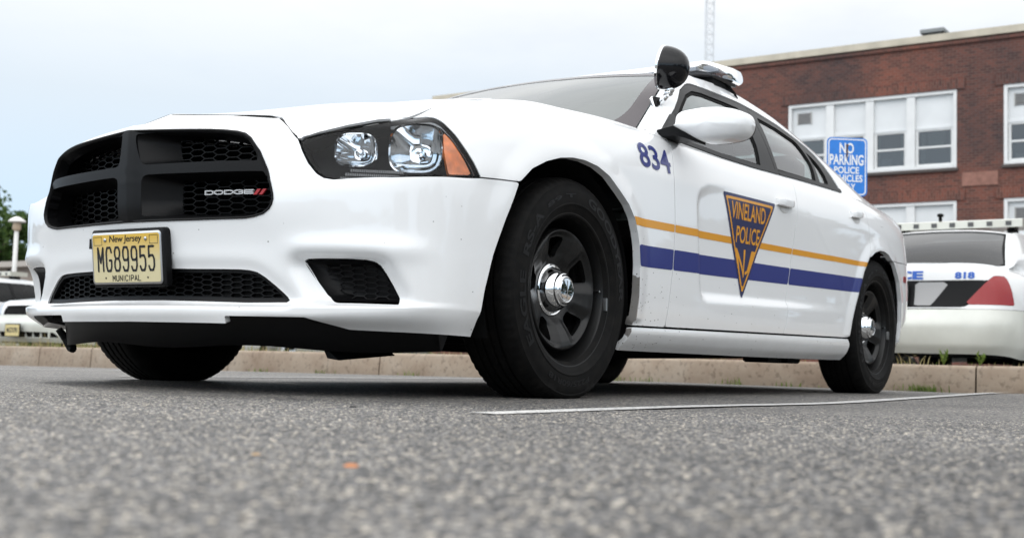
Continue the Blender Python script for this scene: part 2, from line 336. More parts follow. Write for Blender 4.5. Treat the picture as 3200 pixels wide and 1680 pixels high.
    for k,e,r in ((3,(.916,.525,.588),(.905,.525,.602)),(4,(.894,.60,.583),(.858,.60,.590)),(5,(.848,.70,.588),(.795,.698,.596)),(6,(.772,.799,.599),(.727,.792,.607)),(7,(.660,.874,.613),(.640,.868,.619))):
        E[k]=e; C[k,6]=r
    for k,j,x in ((4,7,.838),(4,8,.835),(4,9,.831),(4,10,.828),(5,7,.762),(5,8,.735),(5,9,.712),(5,10,.690),(6,7,.693),(6,8,.658)): C[k,j,0]=x
    C[4,10,1:]=(.580,.729); C[4,9,2]=.716; C[4,8,2]=.700; C[5,9,2]=.763; C[5,10]=(.692,.680,.781)
    C=np.concatenate([C[:,:6],E[:,None],C[:,6:]],1)
    C[-6:,0:4,0]+=.03; C[-6:,4,0]+=.012; C[-6:-3,0:4,1]-=.02
    return C
# ---------------------------------------------------------------- greenhouse
BELT=np.array([(-.56,.87,.943),(-.75,.872,.946),(-.98,.872,.947),(-1.2,.872,.948),(-1.5,.873,.955),(-1.8,.873,.966),(-2.1,.873,.978),(-2.4,.871,.988),(-2.65,.868,.993),(-2.85,.864,.996),(-3.05,.856,.997),(-3.3,.84,.993)])
RAIL=np.array([(-.70,.728,.965),(-.90,.690,1.112),(-1.05,.663,1.225),(-1.25,.618,1.335),(-1.5,.595,1.372),(-1.8,.590,1.390),(-2.15,.590,1.378),(-2.45,.592,1.352),(-2.75,.602,1.302),(-3.05,.625,1.212),(-3.3,.662,1.092),(-3.5,.70,1.01)])
def side_net():
    rows=[]
    for f,b in ((0,0),(.3,.84),(.65,.91),(.9,.36),(1,0)):
        p=BELT+(RAIL-BELT)*f; p=p+np.array([0,.020,.012])*b; rows.append(p)
    return np.stack(rows,1)
def cross_net(i0,i1,ctr,bow):
    """from the left rail over to the right rail between rail points i0..i1, centre line ctr"""
    C=[]
    n=len(ctr)
    t=np.linspace(i0,i1,n); R=cspline(np.arange(len(RAIL)),RAIL,t)
    for r,c in zip(R,np.asarray(ctr,float)):
        row=[]
        for y in (1,.93,.8,.6,.3,0,-.3,-.6,-.8,-.93,-1):
            k=1-abs(y)**bow
            p=r*np.array([1,0,1]); p=p+(c-p)*k; p[1]=r[1]*y; row.append(p)
        C.append(row)
    return np.array(C)
def roof_net(): return cross_net(3,9,[(-1.17,0,1.352),(-1.45,0,1.410),(-1.8,0,1.448),(-2.15,0,1.456),(-2.5,0,1.434),(-2.78,0,1.402),(-2.98,0,1.348)],2.6)
def windshield_net(): return cross_net(.15,3,[(-.48,0,.995),(-.72,0,1.135),(-.96,0,1.258),(-1.17,0,1.352)],2.0)
def rear_glass_net(): return cross_net(9,11,[(-2.98,0,1.348),(-3.2,0,1.245),(-3.48,0,1.08)],2.2)
# ---------------------------------------------------------------- trimming surfaces by level sets
def clip(P,Nn,f):
    nu,nv=f.shape; idx=np.arange(nu*nv).reshape(nu,nv); keep=f>=0
    V=P.reshape(-1,3); NN=Nn.reshape(-1,3); ff=f.ravel()
    k4=keep[:-1,:-1].astype(int)+keep[1:,:-1]+keep[1:,1:]+keep[:-1,1:]
    a,b,c,d=idx[:-1,:-1],idx[1:,:-1],idx[1:,1:],idx[:-1,1:]
    full=k4==4; quads=np.stack([a[full],b[full],c[full],d[full]],1).tolist()
    newV=[];newN=[];ed={}; base=nu*nv; polys=[]
    def cut(p,q):
        key=(p,q) if p<q else (q,p)
        if key in ed: return ed[key]
        t=ff[p]/(ff[p]-ff[q]); t=min(max(t,.0),1.)
        newV.append(V[p]+(V[q]-V[p])*t); n=NN[p]+(NN[q]-NN[p])*t; newN.append(n/(np.linalg.norm(n)+1e-12))
        ed[key]=base+len(newV)-1; return ed[key]
    for i,j in zip(*np.where((k4>0)&(k4<4))):
        cs=[idx[i,j],idx[i+1,j],idx[i+1,j+1],idx[i,j+1]]; poly=[]
        for q in range(4):
            p0,p1=cs[q],cs[(q+1)%4]; s0,s1=ff[p0]>=0,ff[p1]>=0
            if s0: poly.append(p0)
            if s0!=s1: poly.append(cut(p0,p1))
        if len(poly)>=3: polys.append(poly)
    F=quads+polys
    if not F: return np.zeros((0,3)),np.zeros((0,3)),[]
    AV=np.concatenate([V,np.array(newV).reshape(-1,3)]); AN=np.concatenate([NN,np.array(newN).reshape(-1,3)])
    used=np.unique(np.concatenate([np.array(p) for p in F])); mp_=np.full(len(AV),-1); mp_[used]=np.arange(len(used))
    return AV[used],AN[used],[[int(mp_[q]) for q in p] for p in F]
def flanged(V,Nn,F,depth,inset=None):
    """turn the open border inward by depth along the normal so that the sheet shows an edge"""
    cnt={}
    for p in F:
        for a,b in zip(p,p[1:]+p[:1]):
            k=(a,b) if a<b else (b,a); cnt[k]=None if k in cnt else (a,b)
    be=[e for e in cnt.values() if e is not None]
    n0=len(V); m={}; nv=[];nn=[]
    def two(i):
        if i not in m:
            m[i]=n0+len(nv); nv.append(V[i]); nv.append(V[i]-Nn[i]*depth); nn.append(None); nn.append(None)
        return m[i]
    nf=[]; acc={}
    for a,b in be:
        ia,ib=two(a),two(b); nf.append([b,a,ia,ib] if False else [ib,ia,ia+1,ib+1])
        e=V[b]-V[a]; fn=np.cross(e,Nn[a]); 
        for i in (ia,ib):
            acc[i]=acc.get(i,0)+fn
    NV=np.concatenate([V,np.array(nv).reshape(-1,3)]) if nv else V
    N2=np.zeros((len(NV),3)); N2[:n0]=Nn
    for i,fn in acc.items():
        fn=fn/(np.linalg.norm(fn)+1e-12); N2[i]=fn; N2[i+1]=fn
    return NV,N2,F+nf
def sheet(name,P,Nn,f,m,parent,off=0,flange=.012,mirror=False):
    V,n,F=clip(P+Nn*off,Nn,f)
    if not F: return None
    if flange: V,n,F=flanged(V,n,F,flange)
    if mirror:
        V=V*np.array([1,-1,1]); n=n*np.array([1,-1,1]); F=[p[::-1] for p in F]
    return mesh_obj(name,V,F,m,parent,n)
def tbl(z,zs,xs): return np.interp(z,zs,xs)
# ---------------------------------------------------------------- the police car standing in front
CAR_AT=(-1.52,0,0)
car=thing('police_car','white police saloon with number 834 and a triangular emblem on its door, nearest the camera','police car',CAR_AT)
G=tensor(body_net(),lambda i:.0095 if i<13 else .0115,.0088); NU,NV=G.shape[:2]
_jr=int(np.argmin(np.abs(G[NU//2,:,2]-.55)))
S1=np.concatenate([[0],np.cumsum(np.linalg.norm(np.diff(G[:,_jr],axis=0),axis=1))])
SS=np.repeat(S1[:,None],NV,1); NG=normals(G); X=G[...,0].copy(); Z=G[...,2].copy()
ARCH_F=[(.50,.05),(.478,.12),(.482,.183),(.489,.224),(.478,.31),(.454,.409),(.417,.52),(.370,.631),(.305,.682),(.227,.716),(.150,.738),(.075,.750),(.0,.753),(-.08,.746),(-.154,.725),(-.235,.680),(-.288,.648),(-.331,.606),(-.356,.560),(-.371,.520),(-.386,.448),(-.389,.351),(-.376,.247),(-.355,.15),(-.34,.05)]
ARCH_R=[(-2.60,.05),(-2.612,.19),(-2.600,.235),(-2.566,.272),(-2.572,.30),(-2.590,.365),(-2.620,.43),(-2.66,.495),(-2.73,.610),(-2.77,.651),(-2.828,.692),(-2.90,.722),(-2.975,.737),(-3.05,.739),(-3.12,.729),(-3.23,.686),(-3.33,.60),(-3.385,.50),(-3.41,.39),(-3.41,.25),(-3.40,.05)]
HL=[(.561,.704),(.600,.717),(.66,.738),(.705,.760),(.75,.774),(.81,.787),(.874,.795),(.918,.797),(.936,.791),(.96,.777),(.988,.758),(1.018,.738),(1.045,.716),(1.072,.693),(1.098,.668),(1.117,.645),(1.131,.626),(1.07,.6195),(1.001,.6145),(.93,.6075),(.851,.600),(.76,.5955),(.69,.593),(.655,.5955),(.630,.599),(.610,.611),(.588,.639),(.567,.680)]
HLT=[(.571,.703),(.626,.723),(.667,.743),(.709,.766),(.745,.779)]
GR=[(-.10,.752),(0,.751),(.121,.746),(.224,.741),(.30,.737),(.345,.733),(.385,.728),(.412,.721),(.436,.707),(.466,.670),(.490,.621),(.507,.578),(.516,.550),(.518,.535),(.514,.520),(.505,.507),(.485,.494),(.455,.487),(.424,.483),(.245,.481),(0,.482),(-.10,.482)]
UPC=[(.030,.738),(.031,.715),(.037,.69),(.045,.665),(.052,.653),(.065,.647),(.13,.646),(.30,.645),(.458,.643),(.455,.662),(.445,.680),(.424,.706),(.408,.715),(.385,.721),(.345,.727),(.22,.7345),(.10,.740)]
LOC_=[(.052,.496),(.053,.55),(.054,.600),(.059,.611),(.072,.617),(.13,.617),(.30,.6145),(.478,.614),(.490,.594),(.503,.562),(.507,.540),(.504,.522),(.497,.511),(.480,.500),(.452,.493),(.424,.490),(.245,.488),(.125,.489)]
INT=[(-.1,.349),(0,.349),(.131,.348),(.24,.3455),(.335,.345),(.39,.344),(.421,.342),(.445,.337),(.470,.324),(.504,.300),(.535,.276),(.554,.259),(.42,.258),(.105,.261),(-.1,.261)]
FOG=[(.591,.364),(.600,.3705),(.615,.372),(.651,.373),(.740,.373),(.785,.3715),(.808,.368),(.826,.358),(.846,.333),(.868,.302),(.889,.269),(.884,.262),(.782,.2615),(.690,.261),(.675,.263),(.654,.275),(.628,.306)]
af=sdf(ARCH_F,X,Z); ar=sdf(ARCH_R,X,Z); hl=sdf(HL,SS,Z); gr=sdf(GR,SS,Z); it=sdf(INT,SS,Z); fg=sdf(FOG,SS,Z)
# pressed-in shapes: door scallop, recess round the lamps below, lips round the wheels
SCA=[(-.834,.714),(-.845,.755),(-.875,.785),(-.955,.812),(-1.4,.86),(-2.0,.85),(-2.45,.56),(-2.52,.40),(-2.50,.386),(-1.771,.372),(-1.217,.359),(-.950,.353),(-.905,.362),(-.886,.39),(-.872,.435),(-.860,.50),(-.838,.66)]
sc=sdf(SCA,X,Z); fade=(1-sst(-1.55,-2.5,X)*.9)*(1-sst(.56,.86,Z)*(.35+.65*sst(-.9,-1.25,X)))
disp=-.019*sst(0,.042,sc)*fade
disp+=.011*(1-sst(0,.085,-af))*(Z>.26)*(1-sst(.60,.40,Z)*(X>0))+.010*(1-sst(0,.085,-ar))*(Z>.28)
fr=sdf(FOG,SS,Z); disp-=.032*(1-sst(0.002,np.interp(SS,[.60,.80],[.048,.034]),-fr))*(SS<1.05)*sst(.405,.350,Z)*sst(.250,.268,Z)
disp+=.010*np.exp(-((Z-.402)/.028)**2)*sst(.50,.62,SS)*sst(1.02,.86,SS)
disp-=.010*(1-sst(0.003,.030,-it))*(SS<.75)
rock=.246+(-.62-X)*.0131+.0
disp+=.007*sst(0,.02,rock-Z)*(X<-.36)*(X>-2.63)
for _ in range(3):
    dz_=disp.copy(); dz_[1:-1,1:-1]=(disp[1:-1,1:-1]*2+disp[:-2,1:-1]+disp[2:,1:-1]+disp[1:-1,:-2]+disp[1:-1,2:])/6; disp=np.where(SS<1.2,dz_,disp)
G=G+NG*disp[...,None]; NG=normals(G)
X=G[...,0]; Y=G[...,1]; Z=G[...,2]
af=sdf(ARCH_F,X,Z); ar=sdf(ARCH_R,X,Z)
def at_sz(s,z,off=0):
    """point of the body at arc length s and height z"""
    s=np.atleast_1d(np.asarray(s,float)); z=np.atleast_1d(np.asarray(z,float)); sg=np.sign(s)+(s==0); sa=np.abs(s)
    i=np.clip(np.searchsorted(S1,sa)-1,0,NU-2); t=np.clip((sa-S1[i])/(S1[i+1]-S1[i]),0,1); out=[]
    for k in range(len(sa)):
        r=[]
        for q in (i[k],i[k]+1):
            zz=G[q,:,2]; p=np.array([np.interp(z[k],zz,G[q,:,c]) for c in range(2)]+[z[k]]); n=np.array([np.interp(z[k],zz,NG[q,:,c]) for c in range(3)]); r.append((p,n))
        p=r[0][0]+(r[1][0]-r[0][0])*t[k]; n=r[0][1]+(r[1][1]-r[0][1])*t[k]; n/=np.linalg.norm(n)
        p=p+n*off; p[1]*=sg[k]; out.append(p)
    return np.array(out)
_xs=G[:,_jr,0]
def at_xz(x,z,off=0):
    out=[]
    for a,b in zip(np.atleast_1d(x),np.atleast_1d(z)):
        i=int(np.clip(np.searchsorted(-_xs,-a)-1,0,NU-2)); t=(a-_xs[i])/(_xs[i+1]-_xs[i]); ys=[];ns=[]
        for q in (i,i+1):
            ys.append(np.interp(b,G[q,:,2],G[q,:,1])); ns.append([np.interp(b,G[q,:,2],NG[q,:,c]) for c in range(3)])
        n=np.array(ns[0])+(np.array(ns[1])-ns[0])*t; out.append(np.array([a,ys[0]+(ys[1]-ys[0])*t,b])+n*off)
    return np.array(out)
# seams
DOORF=([.2,.252,.301,.452,.623,.761,.814,.936,1.0],[-.620,-.622,-.632,-.650,-.653,-.650,-.655,-.700,-.73])
DOORM=([.2,.266,.325,.399,.555,.725,.911,1.0],[-1.735,-1.738,-1.763,-1.772,-1.807,-1.838,-1.886,-1.905])
DOORR=([.2,.651,.69,.744,.792,.852,.93,1.0],[-2.77,-2.77,-2.815,-2.834,-2.836,-2.830,-2.83,-2.83])
gF=tbl(Z,*DOORF); gM=tbl(Z,*DOORM); gR=tbl(Z,*DOORR); g=.0022
BUMP=[(-.1,0),(1.7,0),(1.7,.632),(1.282,.632),(1.206,.630),(1.131,.626),(1.001,.6145),(.851,.600),(.69,.593),(.655,.5955),(.630,.599),(.610,.611),(.588,.639),(.567,.680),(.554,.708),(.509,.750),(.476,.773),(.449,.789),(.44,.95),(-.1,.95)]
bm=sdf(BUMP,SS,Z); low=sdf([(-.02,.15),(.06,.15),(.372,.195),(.374,.2155),(.605,.2155),(.71,.186),(.71,.10),(-.02,.10)],SS,Z)
def mn(*a):
    r=a[0]
    for q in a[1:]: r=np.minimum(r,q)
    return r
# front valance notch: two dark openings under the lip
notch=sdf([(.366,.10),(.366,.214),(.612,.214),(.700,.184),(.74,.10)],SS,Z)
F_bump=mn(bm-g,-af,-hl-.0025,-gr,-it,-fg,-notch,np.where(X>-.3,1.0,-1.0))
F_fend=mn(-bm-g,-hl-.0025,-af,SS-.757,X-gF-g,Z-rock-.0035)
F_fd=mn(gF-g-X,X-gM-g,Z-rock-.0045)
F_rd=mn(gM-g-X,X-gR-g,-ar,Z-rock-.0045)
rb=np.where(X<-3.18,Z-(.701+(-3.22-X)*.03)-g,1.0)
TL=mn(np.where(X<-3.80,1.0,-1.0),Z-.80,.905-Z)
F_q=mn(gR-g-X,-ar,rb,-TL-.003,Z-.30)
F_rb=mn(np.where(X<-3.18,1.0,-1.0),.701+(-3.22-X)*.03-g-Z,-ar)
F_rock=mn(-af,-ar,rock-.0035-Z,np.where(X<.2,1.,-1.),np.where(X>-3.0,1.,-1.))
parts={}
for mir in (False,True):
    sfx=''
    for nm,f,fl in (('bumper',F_bump,.022),('fender',F_fend,.028),('front_door',F_fd,.014),('rear_door',F_rd,.016),('quarter_panel',F_q,.028),('rear_bumper',F_rb,.02),('rocker_panel',F_rock,.02)):
        if nm in('bumper','rear_bumper') and mir: continue
        if nm in('bumper','rear_bumper'):
            P2=np.concatenate([G[::-1]*np.array([1,-1,1]),G[1:]]); N2=np.concatenate([NG[::-1]*np.array([1,-1,1]),NG[1:]]); f2=np.concatenate([f[::-1],f[1:]])
            parts[nm,mir]=sheet(nm,P2,N2,f2,PAINT,car,0,fl)
        else: parts[nm,mir]=sheet(nm,G,NG,f,PAINT,car,0,fl,mir)
    tl=sheet('tail_lamp',G,NG,TL,REDL,car,0,.02,mir)
# dark lining behind all seams
near=np.minimum.reduce([np.abs(bm),np.abs(hl),np.abs(X-gF),np.abs(X-gM),np.abs(X-gR),np.abs(Z-rock),np.where(X<-3,np.abs(Z-.70),1.),np.where(Z>.9,0,1.)*1.0])
F_in=mn(.045-near,-af-.004,-ar-.004,-gr-.012,-hl-.012,-it-.006,-fg-.006,np.where(SS<.757,bm+.010,1.),Z-.20,np.where(SS<1.15,Z-.52,1.))
for mir in (False,True): sheet('inner_shell',G,NG,F_in,INNER,car,-.022,0,mir)
# ------------------------------------------------ bonnet, roof, glass, pillars
HXS=[.89,.87,.85,.82,.78,.74,.70,.65,.60,.55,.5,.44,.38,.31,.25,.17,.1,0,-.1,-.2,-.3,-.42,-.55]
_kx=[-.895,-.862,-.845,-.828,-.763,-.692,-.62,-.545,-.452,-.33,.25,.6]; _ky=[.48,.527,.556,.580,.632,.680,.728,.735,.735,.735,.735,.74]
_zx=[-.895,-.862,-.845,-.828,-.763,-.692,-.622,-.545,-.452,-.33,-.2,0,.25,.6]; _zz=[.700,.709,.718,.729,.757,.781,.795,.831,.874,.904,.932,.954,.974,.992]
_cx=[-.89,-.850,-.81,-.72,-.48,-.1,.3,.55]; _cz=[.815,.827,.836,.854,.905,.974,1.014,1.034]
_pt=np.array([0,.2,.38,.46,.54,.62,.72,.82,.90,.96,1.0]); _pk=np.array([1,.995,.975,.93,.82,.66,.50,.42,.34,.19,0])
def hood_z(x,y):
    ys=np.interp(-x,_kx,_ky); zs=np.interp(-x,_zx,_zz); zc=np.interp(-x,_cx,_cz); t=np.clip(np.abs(y)/ys,0,1)
    k=pchip(_pt,_pk[:,None],t.ravel())[:,0].reshape(t.shape); return zs+(zc-zs)*k
_tx=np.unique(np.concatenate([np.linspace(-.55,.60,80),np.linspace(.60,.880,80)]))[::-1]
_tt=np.concatenate([np.linspace(1,.55,60),np.linspace(.55,-.55,41)[1:-1],np.linspace(-.55,-1,60)])
hx,_T=np.meshgrid(_tx,_tt,indexing='ij'); hy=_T*np.interp(-hx,_kx,_ky); ah=np.abs(hy)
# front edge of the bonnet: across the nose, then down to the inner lamp corner
FE=([0,.215,.30,.36,.39,.403,.417,.43,.466,.50,.525,.56,.70],[.866,.815,.808,.803,.801,.803,.809,.818,.837,.853,.862,.874,.93])
ZE=([0,.215,.30,.36,.403,.43,.466,.50,.525,.56],[.824,.812,.8055,.799,.790,.773,.750,.728,.709,.690])
fe=np.interp(ah,*FE); hz=hood_z(hx,hy)
hz=hz+(np.interp(ah,*ZE)-.002-hood_z(np.clip(fe,-1,.88),hy))*(1-sst(0,.30,fe-hx))*sst(1.0,.93,np.abs(_T)*(ah>.535))
hz=hz+.0035*(1-sst(0,.10,fe-hx))*sst(.56,.42,ah); H=np.stack([hx,hy,hz],2); hn=normals(H)
hf=mn(fe-.0045-hx,hx+.56,np.where(ah<.45,1.,np.interp(-hx,_kx,_ky)-.0025-ah))
hood=sheet('hood',H,hn,hf,PAINT,car,0,.008)
b=MB(); y_=np.linspace(-.522,.522,60); b.tube([(np.interp(abs(y),*FE)-.003,y,np.interp(abs(y),*ZE)-(.0035 if abs(y)<.38 else .0065)) for y in y_],.0060,6)  # black tubes added under the shut line to darken the gap
b.done('hood_gap_dark',GASKET,hood,smooth=True)
for sg_ in (1,-1):
    k_=np.where((G[:,-1,0]>-.56)&(G[:,-1,0]<.70))[0]; b=MB(); b.tube([(p[0]-.004,sg_*(p[1]-.003),p[2]-.0125) for p in G[k_,-1][::2]],.0060,6); b.done('hood_gap_dark',GASKET,hood,smooth=True)
RF=tensor(roof_net(),.03,.03); sheet('roof',RF,normals(RF),np.ones(RF.shape[:2]),PAINT,car,0,.02)
WS=tensor(windshield_net(),.02,.02); wn_=normals(WS)
tt=np.linspace(1,-1,WS.shape[1])
wy=WS[...,1]; 
yl=np.abs(WS[:,0,1])[:,None]; ed=np.minimum((yl-np.abs(wy)),(WS[:,:,0]*0+np.linspace(0,1,WS.shape[0])[::-1][:,None]*.9))
wsh=sheet('windshield',WS,wn_,ed-.006,WGLASS,car,0,0)
dwr=np.minimum(yl-np.abs(wy),np.linspace(0,1,WS.shape[0])[::-1][:,None]*.9)
frf=np.minimum(np.minimum(dwr-.005,.062-dwr+ .05*np.exp(-((np.linspace(0,1,WS.shape[0])[:,None])/.18)**2)),1)
sheet('frit_band',WS,wn_,frf,FRIT,wsh,.0015,0)
RG=tensor(rear_glass_net(),.03,.03); rgw=sheet('rear_window',RG,normals(RG),(np.abs(RG[:,0,1])[:,None]-np.abs(RG[...,1]))-.02,GLASS,car,0,0)
rgf=.022-(np.abs(RG[:,0,1])[:,None]-np.abs(RG[...,1])); sheet('rear_window_surround',RG,normals(RG),rgf,PAINT,car,0,.01)
# trunk lid
def trunk_net():
    C=[]
    for x,y,zs,zc in ((-3.25,.735,1.035,1.03),(-3.45,.72,1.043,1.058),(-3.62,.70,1.045,1.068),(-3.74,.65,1.045,1.070),(-3.82,.55,1.046,1.068),(-3.87,.42,1.047,1.062),(-3.893,.2,1.048,1.055)):
        C.append([(x,y*t,zs+(zc-zs)*(1-t*t)) for t in (1,.8,.5,.2,0,-.2,-.5,-.8,-1)])
    return np.array(C)
TK=tensor(trunk_net(),.04,.04); sheet('trunk_lid',TK,normals(TK),np.ones(TK.shape[:2]),PAINT,car,0,.02)
# greenhouse side: pillars in body colour, black frames, glass
SD=tensor(side_net(),.0095,.0085); sn=normals(SD); sx,sz=SD[...,0],SD[...,2]
FRAME=[(-.655,.955),(-.72,.958),(-.84,.951),(-1.20,.951),(-1.50,.957),(-1.77,.968),(-2.10,.981),(-2.40,.991),(-2.60,.9975),(-2.632,.9985),(-2.640,1.02),(-2.634,1.07),(-2.632,1.14),(-2.62,1.19),(-2.57,1.225),(-2.45,1.262),(-2.293,1.297),(-2.05,1.316),(-1.846,1.324),(-1.684,1.322),(-1.503,1.318),(-1.354,1.308),(-1.300,1.298),(-1.262,1.285),(-1.22,1.266),(-1.161,1.238),(-1.07,1.175),(-.986,1.121),(-.82,1.028)]
GLF=[(-.80,.974),(-.841,.972),(-1.126,.969),(-1.186,.970),(-1.62,.984),(-1.655,1.03),(-1.69,1.084),(-1.732,1.189),(-1.776,1.272),(-1.766,1.284),(-1.602,1.285),(-1.40,1.279),(-1.295,1.266),(-1.262,1.255),(-1.19,1.228),(-1.094,1.172),(-.943,1.078)]
GLR=[(-1.825,.996),(-2.30,1.011),(-2.352,1.065),(-2.385,1.11),(-2.408,1.19),(-2.408,1.222),(-2.39,1.237),(-2.198,1.268),(-1.995,1.277),(-1.965,1.270),(-1.93,1.21),(-1.877,1.13),(-1.845,1.06)]
GLQ=[(-2.360,1.013),(-2.47,1.0165),(-2.50,1.035),(-2.518,1.075),(-2.520,1.115),(-2.510,1.145),(-2.48,1.172),(-2.444,1.183),(-2.435,1.165),(-2.415,1.10)]
fF=sdf(FRAME,sx,sz); g1=sdf(GLF,sx,sz); g2=sdf(GLR,sx,sz); g3=sdf(GLQ,sx,sz)
railz=np.linspace(0,1,SD.shape[1])[None,:]+0*sx
pill=mn(-fF-.002,sx+3.5,np.where(sx<-.45,1.,-1.))
bs=tbl(sz,[.95,1.0,1.1,1.2,1.34],[-1.80,-1.79,-1.82,-1.862,-1.935])       # shut line between the door frames
mold=(np.interp(-sx,[.65,.84,1.2,1.5,1.77,2.1,2.4,2.63],[.957,.953,.953,.959,.970,.983,.993,1.0])+.017)-sz
for mir in (False,True):
    sheet('roof_pillar',SD,sn,pill,PAINT,car,0,.012,mir)
    fr1=mn(fF,-g1,sx-bs-.002,-mold-.001); fr2=mn(fF,-g2,-g3,bs-.002-sx,-mold-.001)
    d1,d2=parts['front_door',mir],parts['rear_door',mir]
    sheet('window_frame',SD,sn,fr1,SATIN,d1,-.004,.012,mir); sheet('window_frame',SD,sn,fr2,SATIN,d2,-.004,.012,mir)
    sheet('belt_molding',SD,sn,mn(fF,mold,sx-bs-.0015),SATIN,d1,.004,.012,mir); sheet('belt_molding',SD,sn,mn(fF,mold,bs-.0015-sx),SATIN,d2,.004,.012,mir)
    # rubber run channel round each glass
    sheet('window_seal',SD,sn,mn(g1+.001,.012-g1),GASKET,d1,-.010,.006,mir); sheet('window_seal',SD,sn,np.maximum(mn(g2+.001,.011-g2),mn(g3+.001,.009-g3)),GASKET,d2,-.010,.006,mir)
    sheet('window',SD,sn,g1-.004,GLASS,d1,-.013,0,mir); sheet('window',SD,sn,g2-.004,GLASS,d2,-.013,0,mir); sheet('quarter_glass',SD,sn,g3-.003,GLASS,d2,-.013,0,mir)
    sheet('inner_frame',SD,sn,mn(-g1-.01,-g2-.01,-g3-.01,np.where(sx<-.6,1.,-1.)),INNER,car,-.03,0,mir)
V,F=[],[]
# interior: dash, seats, partition, wheel
b=MB(); b.box((-.78,0,.90),(.36,1.42,.10),0,bev=.03); b.box((-1.9,0,.62),(2.4,1.5,.06)); b.done('dashboard',INTER,car)
for sy_ in (.38,-.38):
    b=MB(); 
    prof=[(-1.62,.66),(-1.66,.80),(-1.76,1.05),(-1.80,1.16),(-1.88,1.16),(-1.84,1.0),(-1.78,.66)]
    b.loft([[(x,sy_-.24+.03*abs(q-.5),z) for x,z in prof] for q in (0,)]+[[(x,sy_+.24,z) for x,z in prof]]); b.box((-1.45,sy_,.66),(.5,.5,.14),bev=.04)
    s_=b.done('front_seat',INTER,car)
    b=MB(); b.box((-1.86,sy_,1.225),(.09,.25,.15),bev=.03); b.done('headrest',INTER,s_)
b=MB(); b.box((-2.62,0,.95),(.14,1.3,.50),bev=.04); b.box((-2.35,0,.66),(.5,1.3,.14),bev=.04); b.done('rear_seat',INTER,car)
b=MB(); b.lathe([(.185,-.012),(.197,0),(.185,.012),(.173,0),(.185,-.012)],40,'x'); Vw=np.concatenate(b.V); c_,s2=math.cos(-.42),math.sin(-.42)
Vw=np.stack([Vw[:,0]*c_-Vw[:,2]*s2,Vw[:,1],Vw[:,0]*s2+Vw[:,2]*c_],1)+np.array([-1.14,.38,.93]); b.V=[Vw]; b.done('steering_wheel',BLACKP,car,smooth=True)
b=MB(); b.box((-.80,-.12,1.0),(.02,.09,.02)); 
# paper slip lying on the dash behind the windshield
p=[(-.635,.47,.985),(-.70,.60,.985),(-.80,.58,.992),(-.75,.44,.992)]
b=MB(); b.add([(x,y,z+.004) for x,y,z in p]+p,[(0,1,2,3),(7,6,5,4),(0,4,5,1),(1,5,6,2),(2,6,7,3),(3,7,4,0)]); b.done('paper_slip',prin('paper',(.6,.78,.74),.6),car)
# ------------------------------------------------ grille
def ribbon(name,poly,wd,off,m,par,both=False,closed=False,drop=.012,mirror=False):
    """narrow raised band just inside a polygon drawn on the body"""
    p=np.array(poly,float)
    if both: p=np.concatenate([p[::-1],p*[-1,1]]); k=np.concatenate([[True],np.linalg.norm(np.diff(p,axis=0),axis=1)>1e-6]); p=p[k]; closed=True
    q=[]
    for a,c in zip(p,np.roll(p,-1,0)):
        n=max(1,int(np.linalg.norm(c-a)/.008)); q+= [a+(c-a)*k/n for k in range(n)]
    q=np.array(q); t=np.roll(q,-1,0)-np.roll(q,1,0); t/=np.linalg.norm(t,axis=1,keepdims=True)+1e-9; nn=np.stack([-t[:,1],t[:,0]],1)
    if sdf(p,q[:1,0]+nn[:1,0]*.004,q[:1,1]+nn[:1,1]*.004)[0]<0: nn=-nn
    L_=[at_sz(q[:,0],q[:,1],off-drop),at_sz(q[:,0],q[:,1],off-.001),at_sz((q+nn*wd*.3)[:,0],(q+nn*wd*.3)[:,1],off),at_sz((q+nn*wd*.8)[:,0],(q+nn*wd*.8)[:,1],off-.0005),at_sz((q+nn*wd)[:,0],(q+nn*wd)[:,1],off-drop)]
    if mirror: L_=[l*np.array([1,-1,1]) for l in L_]
    n=len(q); V=np.concatenate(L_); F=[(k*n+i,k*n+(i+1)%n,(k+1)*n+(i+1)%n,(k+1)*n+i) for k in range(4) for i in range(n)]
    return mesh_obj(name,V,F,m,par)
def surf_poly(P2,off): return at_sz([p[0] for p in P2],[p[1] for p in P2],off)
P2=np.concatenate([G[::-1]*np.array([1,-1,1]),G[1:]]); N2=np.concatenate([NG[::-1]*np.array([1,-1,1]),NG[1:]])
def both(f): return np.concatenate([f[::-1],f[1:]])
S2=np.concatenate([-SS[::-1],SS[1:]]); Z2=np.concatenate([Z[::-1],Z[1:]])
SA=np.abs(S2); gr2=sdf(GR,SA,Z2); u2=sdf(UPC,SA,Z2); l2=sdf(LOC_,SA,Z2)
prow=.010*sst(.055,.02,SA)+.006*np.exp(-((Z2-.631)/.012)**2)
grille=sheet('grille',P2+N2*(prow-.006)[...,None],N2,mn(gr2-.0015,-u2,-l2),SATIN,car,0,.03)
ribbon('grille_rim',[p for p in GR if p[0]>=0],.0065,.004,BLACKP,grille,both=True)
